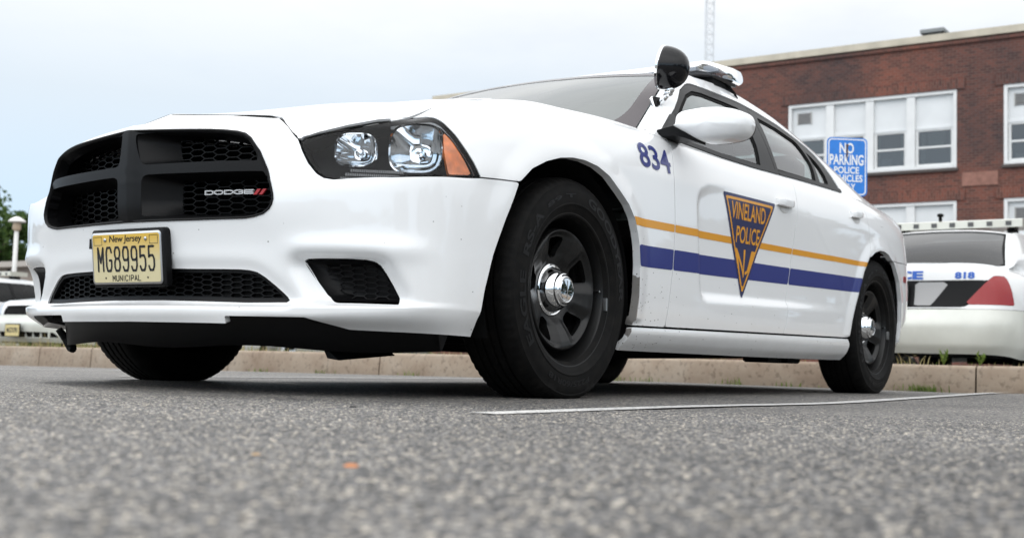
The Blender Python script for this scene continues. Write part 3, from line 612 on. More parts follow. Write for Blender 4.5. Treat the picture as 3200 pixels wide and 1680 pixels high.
def hexmesh(b,inside,s0,s1,z0,z1,pw,ph,depth,th=.0010,thick=.007,solid=False):
    """elongated honeycomb lying behind the skin; inside(s,z) signed distance"""
    k=0; rows=int((z1-z0)/ph)+2; cols=int((s1-s0)/(pw*.5*1.0))+2
    cx=pw*.75
    nc=int((s1-s0)/cx)+2
    ang=[(pw*.5,0),(pw*.27,ph*.5),(-pw*.27,ph*.5),(-pw*.5,0),(-pw*.27,-ph*.5),(pw*.27,-ph*.5)]
    for c in range(nc):
        for r in range(rows):
            s=s0+c*cx; z=z0+r*ph+(ph*.5 if c%2 else 0)
            if inside(s,z)<-pw*.28: continue
            o=[(s+a,z+q) for a,q in ang]; i_=[(s+a*(1-th*2.6/pw*2),z+q*(1-th*1.25/ph*2)) for a,q in ang]
            A=at_sz([p[0] for p in o],[p[1] for p in o]); B=at_sz([p[0] for p in i_],[p[1] for p in i_]); dd=np.array([-depth,0,0]); d2=np.array([-thick,0,0])
            V=np.concatenate([A+dd,B+dd,B+dd+d2*.0-np.array([thick*1.6,0,0])]); F=[]
            for q in range(6):
                n=(q+1)%6; F.append((q,n,6+n,6+q)); F.append((6+q,6+n,12+n,12+q))
            if solid: F.append(tuple(range(12,18)))
            b.add(V,F)
def ins(poly,shr=0):
    p=np.array(poly)
    return lambda s,z: float(sdf(p,np.array([abs(s)]),np.array([z]))[0])-shr
for sg in (1,-1):
    for poly,cz in ((UPC,.69),(LOC_,.555)):
        P=np.array(poly); c=np.array([P[:,0].mean(),cz]); 
        # wall of the cell: wide slope by the cross, narrow on the outside
        k=np.clip((P[:,0]-.03)/.44,0,1); cin=P.copy(); cin[:,0]=P[:,0]+(1-k)*.085-.012*k**3; cin[:,1]=cz+(P[:,1]-cz)*.74
        m=(P+cin)/2
        rg=[]
        for Q,dx in ((P,.005),(P*.94+cin*.06,.012),(P*.5+cin*.5,.05),(cin,.085)):
            a=at_sz(sg*Q[:,0],Q[:,1],0); a=a-np.array([dx,0,0]); rg.append(a)
        b=MB(); b.loft(rg if sg<0 else [r[::-1] for r in rg],caps=(False,False)); b.done('grille_cell_wall',BLACKP,grille,smooth=True)
        b=MB(); 
        hexmesh(b,ins(cin,-.002),sg*0+cin[:,0].min()-.02,cin[:,0].max()+.03,cin[:,1].min()-.005,cin[:,1].max()+.01,.058,.0185,.083)
        for i in range(len(b.V)): b.V[i]=b.V[i]*np.array([1,sg,1])
        if sg<0: b.F=[f[::-1] for f in b.F]
        b.done('grille_mesh',BLACKP,grille)
bk=MB(); bk.box((.79,0,.60),(.02,.84,.24)); bk.box((.845,0,.30),(.01,1.0,.12)); bk.done('radiator_panel',INNER,car)
# lower intake
it2=sdf(INT,SA,Z2)
lg=sheet('lower_grille',P2,N2,mn(it2+.002,.010-it2),BLACKP,car,-.006,.035)
b=MB(); hexmesh(b,ins(INT,-.004),-.57,.60,.250,.352,.046,.0150,.018); b.done('grille_mesh',BLACKP,lg)
b=MB(); 
for sg in (1,-1):
    pts=[(.30,.252),(.30,.346),(.42,.341),(.47,.325),(.53,.285),(.56,.255)]
    A=at_sz([sg*p[0] for p in pts],[p[1] for p in pts]); A=A-np.array([.032,0,0]); b.add(A,[tuple(range(6)) if sg<0 else tuple(range(5,-1,-1))])
A=at_sz([-.3,.3,.3,-.3],[.255,.255,.348,.348])-np.array([.075,0,0]); b.add(A,[(0,1,2,3)])
b.done('intake_blank',MATTE,lg)
# fog lamp blanks
for sg in (1,-1):
    fp=np.array(FOG); c=np.array([.765,.315]); 
    cin=fp+0; k=np.clip((fp[:,0]-.6)/.25,0,1); cin[:,0]=fp[:,0]+np.interp(fp[:,0],[.6,.66,.70,.80,.89],[.062,.06,.055,.0,-.012]); cin[:,1]=.317+(fp[:,1]-.317)*.74
    rg=[]
    for Q,dx in ((fp,.001),(fp*.93+cin*.07,.006),(cin,.028)):
        a=at_sz(sg*Q[:,0],Q[:,1],0)-np.array([dx,sg*dx*.6,0]); rg.append(a)
    b=MB(); b.loft(rg if sg<0 else [r[::-1] for r in rg],caps=(False,sg<0)); 
    if sg>0: b.F.append(tuple(range(2*len(fp),3*len(fp))))
    fb=b.done('fog_lamp_blank',BLACKP,car,angle=40)
    b=MB(); hexmesh(b,ins(cin,.004),.66,.90,.270,.365,.050,.0150,.024,thick=.003)
    for i in range(len(b.V)): b.V[i]=b.V[i]*np.array([1,sg,1])
    b.done('grille_mesh',BLACKP,fb)
# ------------------------------------------------ lettering
def text2d(s,h=1.0,sx=1.0,bold=0,shear=0,space=1.0):
    c=bpy.data.curves.new('t','FONT'); c.body=s; c.size=1; c.offset=bold; c.shear=shear; c.space_character=space; c.resolution_u=5; c.fill_mode='FRONT'
    o=bpy.data.objects.new('t',c); COL.objects.link(o); dg=bpy.context.evaluated_depsgraph_get(); dg.update()
    me=o.evaluated_get(dg).to_mesh(); V=np.array([v.co[:2] for v in me.vertices]).reshape(-1,2); F=[tuple(p.vertices) for p in me.polygons]
    o.evaluated_get(dg).to_mesh_clear(); bpy.data.objects.remove(o); bpy.data.curves.remove(c)
    lo,hi=V.min(0),V.max(0); k=h/(hi[1]-lo[1]); V=(V-lo)*k; V[:,0]*=sx; return V,F     # lower left corner at 0,0
def dense(V,F,step=.012):
    b=bmesh.new(); vs=[b.verts.new((v[0],v[1],0)) for v in V]
    for f in F:
        try:b.faces.new([vs[i] for i in f])
        except ValueError: pass
    lo,hi=V.min(0),V.max(0)
    for ax in (0,1):
        for c in np.arange(lo[ax]+step,hi[ax],step):
            co=[0,0,0]; co[ax]=c; no=[0,0,0]; no[ax]=1
            bmesh.ops.bisect_plane(b,geom=b.verts[:]+b.edges[:]+b.faces[:],dist=1e-6,plane_co=co,plane_no=no)
    b.verts.index_update(); V2=np.array([v.co[:2] for v in b.verts]); F2=[tuple(v.index for v in f.verts) for f in b.faces]; b.free(); return V2,F2
def fit(V,w): return V*np.array([w/V[:,0].max(),1])
GL={'M':[[(0,0),(0,1),(.5,.35),(1,1),(1,0)]],'G':[[(1,.80),(.80,1),(.2,1),(0,.8),(0,.2),(.2,0),(.8,0),(1,.2),(1,.45),(.6,.45)]],
'8':[[(.22,.52),(.02,.68),(.02,.84),(.22,1),(.78,1),(.98,.84),(.98,.68),(.78,.52),(.22,.52),(0,.36),(0,.16),(.22,0),(.78,0),(1,.16),(1,.36),(.78,.52)]],
'9':[[(1,.55),(.8,.45),(.2,.45),(0,.6),(0,.84),(.2,1),(.8,1),(1,.84),(1,.2),(.8,0),(.2,0),(0,.16)]],
'5':[[(.95,1),(.05,1),(.02,.56),(.25,.62),(.78,.62),(1,.46),(1,.18),(.78,0),(.22,0),(0,.17)]],
'U':[[(0,1),(0,.2),(.2,0),(.8,0),(1,.2),(1,1)]],'N':[[(0,0),(0,1),(1,0),(1,1)]],'I':[[(.5,0),(.5,1)]],'C':[[(1,.8),(.8,1),(.2,1),(0,.8),(0,.2),(.2,0),(.8,0),(1,.2)]],
'P':[[(0,0),(0,1),(.8,1),(1,.85),(1,.6),(.8,.45),(0,.45)]],'A':[[(0,0),(.5,1),(1,0)],[(.2,.36),(.8,.36)]],'L':[[(0,1),(0,0),(1,0)]]}
def strokes(s,w,h,gap,t):
    """single-stroke plate characters of width w, stroke t -> 2D quads with rounded joints"""
    V=[];F=[];x0=0
    for ch in s:
        ww=w*(.35 if ch=='I' else 1)
        for pl in GL[ch]:
            p=np.array([(x0+a*ww,q*h) for a,q in pl])
            for a,b in zip(p[:-1],p[1:]):
                d=(b-a)/np.linalg.norm(b-a); n=np.array([-d[1],d[0]])*t/2; e=d*0
                k=len(V); V+= [a-n-e,b-n+e,b+n+e,a+n-e]; F.append((k,k+1,k+2,k+3))
            for a in p:
                k=len(V); V+=[a+t/2*np.array([math.cos(q*math.pi/4),math.sin(q*math.pi/4)]) for q in range(8)]; F.append(tuple(range(k,k+8)))
        x0+=ww+gap
    V=np.array(V); return V,F,x0-gap
# ------------------------------------------------ licence plate
PC=np.array([.9949,-.004,.3784]); tl_=-.1218; yw=.0148
pn=np.array([math.cos(tl_),math.sin(yw)*.0,math.sin(tl_)]); pu=np.array([-math.sin(tl_),0,math.cos(tl_)]); pr=np.array([-math.sin(yw),math.cos(yw),0])
def pl(V,off=0): V=np.atleast_2d(V); return PC+V[:,:1]*pr+V[:,1:2]*pu+off*pn
def rrect(w,h,r,n=5):
    o=[]
    for cx,cy,a0 in ((w/2-r,h/2-r,0),(-w/2+r,h/2-r,90),(-w/2+r,-h/2+r,180),(w/2-r,-h/2+r,270)):
        o+=[(cx+r*math.cos(R(a0+90*k/n)),cy+r*math.sin(R(a0+90*k/n))) for k in range(n+1)]
    return np.array(o)
def plate_mat():
    m,t,out=mat('plate_yellow'); l=t.links.new; b=N(t,'ShaderNodeBsdfPrincipled'); tc=N(t,'ShaderNodeTexCoord'); s=N(t,'ShaderNodeSeparateXYZ'); l(tc.outputs['Object'],s.inputs[0])
    mr=N(t,'ShaderNodeMapRange'); mr.inputs[1].default_value=.35; mr.inputs[2].default_value=.45; l(s.outputs[2],mr.inputs[0])
    r=N(t,'ShaderNodeValToRGB'); r.color_ramp.elements[0].color=(.62,.55,.33,1); r.color_ramp.elements[1].color=(.66,.42,.05,1); r.color_ramp.elements[0].position=.15; r.color_ramp.elements[1].position=.95
    l(mr.outputs[0],r.inputs[0]); l(r.outputs[0],b.inputs['Base Color']); b.inputs['Roughness'].default_value=.38; l(b.outputs[0],out.inputs[0]); return m
PLY=plate_mat(); PLINK=prin('plate_ink',(.012,.012,.014),.4)
b=MB(); o=rrect(.3048,.1524,.012); b.loft([pl(o,-.001),pl(o,.0012),pl(o*.985,.0022)],caps=(True,True)); lp=b.done('license_plate',ALU,car,angle=35)
b=MB(); o=rrect(.292,.140,.008); b.add(pl(o,.0026),[tuple(range(len(o)))]); b.done('plate_face',PLY,lp)
b=MB(); o=rrect(.318,.170,.012)+np.array([.004,0]); b.loft([pl(o,-.024),pl(o,-.004),pl(o*.97,-.0015)]); 
for dz in (.045,): b.box(pl([(-.163,dz)],-.008)[0],(.012,.010,.03))
b.done('plate_frame',BLACKP,lp,angle=35)
b=MB(); 
V,F,wd=strokes('MG89955',.0225,.068,.0145,.0068); V=V-np.array([wd/2,0])+np.array([-.001,-.036]); b.add(pl(V,.0036),F)
V,F,wd=strokes('MUNICIPAL',.0105,.0155,.0052,.0026); V=V-np.array([wd/2,0])+np.array([0,-.0655]); b.add(pl(V,.0034),F)
for sx_ in (-1,1):
    a=np.array([(.092*sx_+.0032*math.cos(q*math.pi/4),-.057+.0032*math.sin(q*math.pi/4)) for q in range(8)]); b.add(pl(a,.0034),[tuple(range(8))])
    for c,d in (((0,.012),(.036,.0012)),((0,-.012),(.036,.0012)),((.0175,0),(.0012,.024)),((-.0175,0),(.0012,.024))):
        q=np.array([(-d[0]/2,-d[1]/2),(d[0]/2,-d[1]/2),(d[0]/2,d[1]/2),(-d[0]/2,d[1]/2)])+np.array(c)+np.array([sx_*.122,.052]); b.add(pl(q,.0034),[(0,1,2,3)])
V,F=text2d('New Jersey',.0255,.92,.012,.12,.97); V=fit(V,.142)-np.array([.071,0])+np.array([0,.0415]); b.add(pl(V,.0034),F)
b.done('plate_lettering',PLINK,lp)
b=MB()
for sx_ in (-1,1):
    a=np.array([(.0885*sx_+.0058*math.cos(q*math.pi/6),.0545+.0058*math.sin(q*math.pi/6)) for q in range(12)]); b.loft([pl(a,.0025),pl(a,.005),pl((a-[.0885*sx_,.0545])*.7+[.0885*sx_,.0545],.0062)])
b.done('plate_screw',ALU,lp,angle=40)
# ------------------------------------------------ badge in the grille: wide letters and two red slashes
b=MB(); x0=.284; lw=.0325
def badge(poly,off=-.012): 
    A=at_sz([p[0] for p in poly],[p[1] for p in poly]); return A+np.array([off,0,0])
zz0,zz1=.5530,.5628
def stroke(pts,t=.0028):
    for a,c in zip(pts[:-1],pts[1:]):
        a,c=np.array(a),np.array(c); d=(c-a)/np.linalg.norm(c-a); n=np.array([-d[1],d[0]])*t/2; e=d*t*.3
        A=badge([a-n-e,c-n+e,c+n+e,a+n-e]); B=A-np.array([.006,0,0]); b.add(np.concatenate([A,B]),[(0,1,2,3),(0,4,5,1),(1,5,6,2),(2,6,7,3),(3,7,4,0)])
def wide(ch,x):
    h=zz1-zz0; P=lambda L:[(x+a*lw*.86,zz0+q*h) for a,q in L]
    if ch=='D': stroke(P([(.05,0),(.05,1),(.75,1),(1,.72),(1,.28),(.75,0),(.05,0)]))
    if ch=='O': stroke(P([(.25,0),(0,.28),(0,.72),(.25,1),(.75,1),(1,.72),(1,.28),(.75,0),(.25,0)]))
    if ch=='G': stroke(P([(1,.78),(.8,1),(.25,1),(0,.72),(0,.28),(.25,0),(.85,0),(1,.15),(1,.48),(.55,.48)]))
    if ch=='E': stroke(P([(1,1),(.05,1),(.05,0),(1,0)])); stroke(P([(.05,.5),(.95,.5)]))
for q,ch in enumerate('DODGE'): wide(ch,x0+q*lw)
bd=b.done('badge',prin('badge_metal',(.55,.55,.55),.3,.3),grille)
b=MB()
for q in (0,1):
    xx=.442+q*.0175; A=badge([(xx,.5495),(xx+.010,.5495),(xx+.023,.5655),(xx+.013,.5655)],-.013); B=A-np.array([.005,0,0]); b.add(np.concatenate([A,B]),[(0,1,2,3),(0,4,5,1),(1,5,6,2),(2,6,7,3),(3,7,4,0)])
b.done('badge_slash',RED,bd)
# ------------------------------------------------ headlights
HOUS=prin('lamp_housing',(.005,.006,.008),.5,spec=.2)
REFL=prin('lamp_reflector',(.80,.82,.84),.06,1)
hl2=sdf(HL,SS,Z)
for mir in (False,True):
    sy_=-1 if mir else 1
    V,n,F=clip(G,NG,hl2+.002); V2,n2,F2=flanged(V,n,F,.0)
    # housing: back wall set in, joined to the rim by side walls
    cnt={}
    for p in F:
        for a,c in zip(p,p[1:]+p[:1]):
            k=(a,c) if a<c else (c,a); cnt[k]=None if k in cnt else (a,c)
    be=[e for e in cnt.values() if e]
    depth=np.clip(.085*sst(0,.03,sdf(HL,np.interp(V[:,0],G[::-1,_jr,0],S1[::-1]),V[:,2])+.5),0,.085)[:,None]
    inn=V-n*.02-np.array([.105,.055,0])
    AV=np.concatenate([V-n*.004,inn]); FF=[tuple(i+len(V) for i in p) for p in F]+[(c,a,a+len(V),c+len(V))[::-1] for a,c in be]
    if mir: AV=AV*np.array([1,-1,1]); FF=[p[::-1] for p in FF]
    hlo=mesh_obj('headlight',AV,FF,HOUS,car,smooth=False)
    lens=sheet('lens',G,NG,hl2-.003,LENS,hlo,-.001,.006,mir)
    ribbon('lens_rim',HL,.006,-.001,GASKET,hlo,closed=True,mirror=mir)
    # black filler between lamp and bonnet edge
    def reflector(c,ax,wy_,hz_,depth,name):
        ax=np.array(ax,float); ax/=np.linalg.norm(ax); up=np.array([0,0,1.]); rt=np.cross(up,ax); rt/=np.linalg.norm(rt); up=np.cross(ax,rt)
        b=MB(); c=np.array(c)
        def ring(k,d,p=3.2): 
            th=np.linspace(0,2*math.pi,48,endpoint=False); cx=np.sign(np.cos(th))*np.abs(np.cos(th))**(2/p); cz=np.sign(np.sin(th))*np.abs(np.sin(th))**(2/p)
            return c+np.outer(cx*wy_*k,rt)+np.outer(cz*hz_*k,up)+ax*d
        b.loft([ring(1.0,-.040),ring(1.05,.006),ring(1.02,.012),ring(.965,.008)],0,(False,False))
        # faceted bowl
        ks=np.array([.965,.93,.84,.74,.62,.50,.38,.28]); ds=.008-(depth+.008)*(1-((ks-.28)/.70)**2)
        b2=MB(); b2.loft([ring(k,d,3.2-1.0*(1-k)) for i,(k,d) in enumerate(zip(ks,ds))],0,(False,True))
        for i in range(len(b2.V)): b2.V[i]=b2.V[i]*np.array([1,sy_,1])
        if mir: b2.F=[f[::-1] for f in b2.F]
        b.lathe([(.011,-.02),(.013,.0),(.009,.012),(0.0001,.014)],20,'x'); v=b.V[-1]; b.V[-1]=c+np.outer(v[:,0],ax)+np.outer(v[:,1],rt)+np.outer(v[:,2],up)-ax*(depth*.55)
        for i in range(len(b.V)): b.V[i]=b.V[i]*np.array([1,sy_,1])
        if mir: b.F=[f[::-1] for f in b.F]
        o_=b.done(name,REFL,hlo,angle=40); b2.done('reflector_bowl',REFL,o_,smooth=True); return o_
    reflector((.634,.770,.698),(1,.50,.03),.076,.070,.070,'lamp_reflector')
    reflector((.757,.655,.684),(1,.45,.05),.058,.047,.060,'lamp_reflector')
    AMB=[(.966,.754),(.99,.742),(1.019,.722),(1.048,.697),(1.073,.672),(1.094,.646),(1.104,.633),(1.012,.629),(.990,.68)]
    sheet('turn_signal',G,NG,sdf(AMB,SS,Z),AMBER,hlo,-.014,.012,mir)
    # ribbed lower trim
    b=MB()
    for q in range(3):
        for k in range(26):
            s_=.665+q*.012+k*.0062; A=at_sz([s_,s_+.0035,s_+.0035,s_],[.603+q*.011]*2+[.610+q*.011]*2,-.020)
            if sdf(HL,np.array([s_]),np.array([.603+q*.011]))[0]<.006: continue
            B=A-np.array([.012,.006,0]); b.add(np.concatenate([A,B])*np.array([1,sy_,1]),[(0,1,2,3),(0,4,5,1),(1,5,6,2),(2,6,7,3),(3,7,4,0)])
    b.done('lamp_ribs',GREYP,hlo)
# ------------------------------------------------ stripes, emblem and numbers on the sides
f_y=mn(np.interp(-X,[.3,2.8],[.612,.6607])-Z,Z-np.interp(-X,[.3,2.8],[.584,.6365]))
f_b=mn(np.interp(-X,[.3,2.8],[.5205,.5765])-Z,Z-np.interp(-X,[.3,2.8],[.4465,.5045]))
for mir in (False,True):
    for nm,fe_ in (('fender',F_fend),('front_door',F_fd),('rear_door',F_rd)):
        sheet('gold_stripe',G,NG,mn(f_y,fe_-.0005,np.where(X<0,1.,-1.)),GOLD,parts[nm,mir],.0009,0,mir)
        sheet('blue_stripe',G,NG,mn(f_b,fe_-.0005,np.where(X<0,1.,-1.)),BLUE,parts[nm,mir],.0009,0,mir)
TRI=np.array([(-1.086,.800),(-1.604,.8115),(-1.306,.386)])
def inset(T,d):
    c=[]; 
    for i in range(3):
        a,b_,e=T[i-1],T[i],T[(i+1)%3]; u=(a-b_)/np.linalg.norm(a-b_); v=(e-b_)/np.linalg.norm(e-b_); bi=(u+v); bi/=np.linalg.norm(bi); s_=math.sqrt((1-u@v)/2); c.append(b_+bi*d/s_)
    return np.array(c)
fd=parts['front_door',False]
t0=sdf(TRI,X,Z); t1=sdf(inset(TRI,.013),X,Z); t2=sdf(inset(TRI,.024),X,Z)
em=sheet('door_emblem',G,NG,t0,NAVY,fd,.0016,0)
sheet('emblem_border',G,NG,mn(t1,-t2),GOLD,em,.0021,0)
def side_text(V,F,x0,z0,slope,off,mt,par,name,scx=1,shear=0):
    V,F=dense(V,F); x=x0-(V[:,0]*scx); z=z0+V[:,1]+V[:,0]*slope; W=at_xz(x,z,off)
    return mesh_obj(name,W,F,mt,par,smooth=False)
V,F=text2d('VINELAND',.068,.5,.016); V=fit(V,.338); side_text(V,F,-1.162,.704,.020,.0022,GOLD,em,'emblem_lettering')
V,F=text2d('POLICE',.068,.5,.016); V=fit(V,.232); side_text(V,F,-1.222,.612,.020,.0022,GOLD,em,'emblem_lettering')
for ch,f0,f1,zb in (('N',.0,.50,.478),('J',.60,.98,.490)):
    V,F=text2d(ch,1,1,.012); V=V/V.max(0); V,F=dense(V,F,.09); zt=.590
    zq=zb+V[:,1]*(zt-zb); l_=np.interp(zq,[.386,.8],[-1.306,-1.086])-.027; r_=np.interp(zq,[.386,.8],[-1.306,-1.604])+.029
    if ch=='N': zq=zq-.030*(1-V[:,0])*(1-V[:,1])
    mesh_obj('emblem_lettering',at_xz(l_+(r_-l_)*(f0+(f1-f0)*V[:,0]),zq,.0022),F,GOLD,em,smooth=False)
fen=parts['fender',False]
V,F=text2d('834',.088,1,.018); V=fit(V,.238); V[:,0]+=V[:,1]*-.0
side_text(V,F,-.398,.796,.012,.0022,BLUE,fen,'unit_number')
# ------------------------------------------------ handles, fuel door, side markers
def handle(x0,x1,z0,z1,par,slope):
    zc=(z0+z1)/2; b=MB(); n=9; rings=[]
    for k in range(n):
        t=k/(n-1); x=x0+(x1-x0)*t; y=at_xz(x,zc)[0,1]; bow=.012*(1-(2*t-1)**10)+.006; h=(z1-z0)/2*(.85+.15*(1-(2*t-1)**2)); zc_=zc+slope*(t-.5)
        rings.append([(x,y+bow+a*.010,zc_+q*h) for a,q in ((-1.2,-.95),(0,-1),(.7,-.8),(.9,0),(.7,.8),(0,1),(-1.2,.95),(-1.2,0))])
    b.loft(rings[::-1] if False else [r[::-1] for r in rings]); o=b.done('door_handle',PAINT,par,angle=45)
    b=MB(); c=at_xz((x0+x1)/2-.01,zc-.026)[0]; y0=c[1]
    th=np.linspace(0,2*math.pi,28,endpoint=False); P=np.array([((x0+x1)/2+.055*math.cos(a),zc-.018+.026*math.sin(a)) for a in th]); 
    V=at_xz(P[:,0],P[:,1],.0012); b.add(V,[tuple(range(27,-1,-1))]); b.done('handle_cup_shade',prin('cup_shade_grey',(.50,.49,.47),.4,coat=.6),par)  # flat grey disc: shade of the hand cup put into the colour
handle(-1.618,-1.792,.811,.845,parts['front_door',False],.006); handle(-2.575,-2.715,.868,.902,parts['rear_door',False],.008)
q=.0016; fdn=mn(.074-np.hypot(X+3.065,(Z-.935)*1.1),np.hypot(X+3.065,(Z-.935)*1.1)-.0712); sheet('fuel_door_gap',G,NG,mn(fdn,.96-Z),GASKET,parts['quarter_panel',False],.0006,0)
mk_=mn(-3.455-X,X+3.525,Z-.606,.640-Z)
for mir in (False,True): sheet('side_marker',G,NG,mk_,REDL,parts['rear_bumper',False] if False else car,.003,.006,mir)
# ------------------------------------------------ door mirrors
MO=smooth_poly([(.912,.988),(.916,1.026),(.945,1.042),(1.046,1.049),(1.13,1.043),(1.186,1.026),(1.202,.990),(1.196,.948),(1.166,.922),(1.08,.913),(1.005,.918),(.955,.952),(.902,.984)],[.3,.4,.35,.5,.5,.45,.45,.45,.45,.5,.4,.3,.2],5)
for sg in (1,-1):
    b=MB(); rings=[]; mc=np.array([1.058,.983])
    for xx,k in ((-.636,.03),(-.6362,.35),(-.637,.62),(-.640,.78),(-.646,.89),(-.655,.945),(-.668,.975),(-.69,.992),(-.73,1.0),(-.775,.99)):
        ring=[]
        for y,z in (MO-[1.058,.983])*[.93,.90]+[1.058,.983]:
            yy=mc[0]+(y-mc[0])*k; zz=mc[1]+(z-mc[1])*k
            ring.append((xx-.55*max(0,.972-zz)*(xx>-.72)-.050*((yy-1.0)/.2)**2*(xx>-.77)*sst(0,1,(yy-1.0)/.2),sg*yy,zz))
        rings.append(ring if sg>0 else ring[::-1])
    b.loft(rings,0,(True,False)); mo=b.done('door_mirror',PAINT,car,angle=70)
    def sc_(r,k,dx): return [(p[0]+dx,sg*(mc[0]+(sg*p[1]-mc[0])*k),mc[1]+(p[2]-mc[1])*k) for p in r]
    b=MB(); b.loft([sc_(rings[-1],1.004,.006),sc_(rings[-1],.99,-.010),sc_(rings[-1],.93,-.004)],0,(False,True)); b.done('mirror_rim',SATIN,mo)
    b=MB(); b.loft([[(-.655,sg*.855,.972),(-.66,sg*.855,.945),(-.80,sg*.862,.940),(-.80,sg*.860,.985)],[(-.665,sg*.925,.985),(-.67,sg*.925,.950),(-.785,sg*.925,.946),(-.785,sg*.925,.985)],[(-.675,sg*1.00,.945),(-.69,sg*1.00,.922),(-.765,sg*1.00,.922),(-.765,sg*1.00,.95)]],0); b.done('mirror_arm',BLACKP,mo,angle=30)
    b=MB(); V=np.array([(-.668,.868,.960),(-.905,.868,.972),(-.925,.800,1.085),(-.895,.796,1.082)])*[1,sg,1]; o2=np.array([0,sg*.006,0]); b.add(np.concatenate([V+o2,V-o2*2]),[(3,2,1,0),(4,5,6,7),(0,1,5,4),(1,2,6,5),(2,3,7,6),(3,0,4,7)]); b.done('mirror_sail',SATIN,mo)
# ------------------------------------------------ spotlight on the left pillar
hp=np.array([-.925,.775,1.268]); ax=np.array([-.24,.97,-.17]); ax/=np.linalg.norm(ax)
def frame(ax):
    up=np.array([0,0,1.]); rt=np.cross(up,ax); rt/=np.linalg.norm(rt); return rt,np.cross(ax,rt)
rt,up=frame(ax); b=MB(); n=40
def ring(r,d,c=hp,oval=1.0): 
    th=np.linspace(0,2*math.pi,n,endpoint=False); return c+np.outer(np.cos(th)*r,rt)+np.outer(np.sin(th)*r*oval,up)+ax*d
b.loft([ring(r,d) for r,d in ((.079,-.040),(.085,-.036),(.0855,-.026),(.084,-.010),(.080,.008),(.0735,.025),(.064,.040),(.051,.053),(.034,.063),(.016,.068),(.002,.069))],0,(False,True))
sp=b.done('spotlight',prin('spot_black',(.005,.005,.006),.10,spec=.35),car,smooth=True)
b=MB(); b.loft([ring(.078,-.043),ring(.0865,-.045),ring(.0868,-.037),ring(.0850,-.035)],0,(False,False)); b.done('bezel',CHROME,sp,angle=40)
b=MB(); b.loft([ring(.079,-.040),ring(.05,-.049),ring(.01,-.053)],0,(False,True)); b.done('lens',LENS,sp,smooth=True)
b=MB(); b.loft([ring(.078,-.039),ring(.05,0.01),ring(.015,.03)],0,(False,True)); b.done('lamp_reflector',REFL,sp,smooth=True)
b=MB(); base=np.array([-.945,.706,1.137]); pn2=np.array([.25,.86,.42]); pn2/=np.linalg.norm(pn2); r2,u2_=frame(pn2)
o=rrect(.046,.056,.010); rg=[base+np.outer(o[:,0]*k,r2)+np.outer(o[:,1]*k,u2_)+pn2*d for k,d in ((1.12,-.01),(1.12,.004),(1.0,.010))]; b.loft(rg); b.done('bracket_base',SATIN,sp,angle=30)
b=MB(); rg=[base+np.outer(o[:,0]*k,r2)+np.outer(o[:,1]*k,u2_)+pn2*d for k,d in ((1.22,-.01),(1.22,.002),(1.13,.004))]; b.loft(rg)
e=hp+up*-.076+ax*.012
b.tube([base+pn2*.004,base+pn2*.028,base*.55+e*.45+pn2*.024],[.013,.012,.0105],14); b.tube([base*.55+e*.45+pn2*.022,e*.75+base*.25+pn2*.008,e],[.0105,.012,.014],14)
b.lathe([(.0001,-.016),(.012,-.013),(.0165,0),(.012,.013),(.0001,.016)],16,'y',tuple(base*.5+e*.5+pn2*.024)); b.lathe([(.0001,-.016),(.012,-.013),(.0165,0),(.012,.013),(.0001,.016)],16,'y',tuple(e*.85+base*.15+pn2*.006))
b.done('spotlight_arm',CHROME,sp,smooth=True)
# ------------------------------------------------ roof light bar
def lb_plan(k,dy=0):      # half outline, mirrored; k widens
    h=[(-1.655+.0,.0),(-1.655,.50),(-1.715,.600),(-1.80,.640),(-1.89,.640),(-1.955,.56),(-1.975,.45),(-1.975,0)]
    q=h+[(x,-y) for x,y in h[-2:0:-1]]; c=np.array([-1.81,0]); q=np.array(q); s_=np.sign(q[:,1])
    w_=np.stack([c[0]+(q[:,0]-c[0])*k[0],q[:,1]-s_*k[1]],1); return w_
def lbring(z,k,bend=.0): 
    p=lb_plan(k); return [(x,y,z-.060*(abs(y)/.64)**2.4) for x,y in p]
def seg(pl_,y0,y1): pass
LMOD=prin('lamp_module_grey',(.42,.43,.44),.3,.5); LBZ=1.438
def lbx(a): return np.interp(a,[0,.56,.60,.635],[-1.655,-1.655,-1.70,-1.79]),np.interp(a,[0,.52,.60,.635],[-1.985,-1.985,-1.97,-1.93])
def lbsec(y0,y1,z0,z1,n=9,k=0):
    rings=[]
    for y in np.linspace(y0,y1,n):
        a=abs(y); xf,xb=lbx(a); e=sst(.54,.64,a); zz0=z0-.014*e; zz1=z1-.016*e
        h=zz1-zz0; c=min(.030,(xf-xb)*.2)
        rings.append([(xf-c*.9-k,y,zz0),(xf-.004-k,y,zz0+h*.22),(xf-k,y,zz0+h*.45),(xf-.006-k,y,zz0+h*.72),(xf-c-k,y,zz1),(xb+c+k,y,zz1),(xb+.006+k,y,zz0+h*.72),(xb+k,y,zz0+h*.45),(xb+.004+k,y,zz0+h*.22),(xb+c*.9+k,y,zz0)])
    return rings
lb=MB(); lb.loft(lbsec(-.585,.585,LBZ-.012,LBZ+.006,21,.006)); lbo=lb.done('light_bar',prin('bar_base',(.03,.03,.032),.4),car,angle=30)
b=MB()
for y0,y1 in ((.470,.635),(.160,.466),(-.156,.156),(-.466,-.160),(-.635,-.470)): b.loft(lbsec(y0,y1,LBZ-.004,LBZ+.056),0,(True,True))
b.done('lens_cover',LBLENS,lbo,angle=35)
for y in np.arange(-.56,.57,.0865):
    for xc,sg in ((-1.69 if abs(y)<.52 else -1.735,1),(-1.945,-1)):
        b=MB(); b.box((xc,y,LBZ+.026),(.018,.072,.034),0,bev=.003)
        for q in range(4): b.lathe([(.008,0),(.005,-.006),(.002,-.008)],10,'x',(xc+sg*.0088,y-.026+q*.0173,LBZ+.026),0)
        b.done('lamp_module',LMOD,lbo)
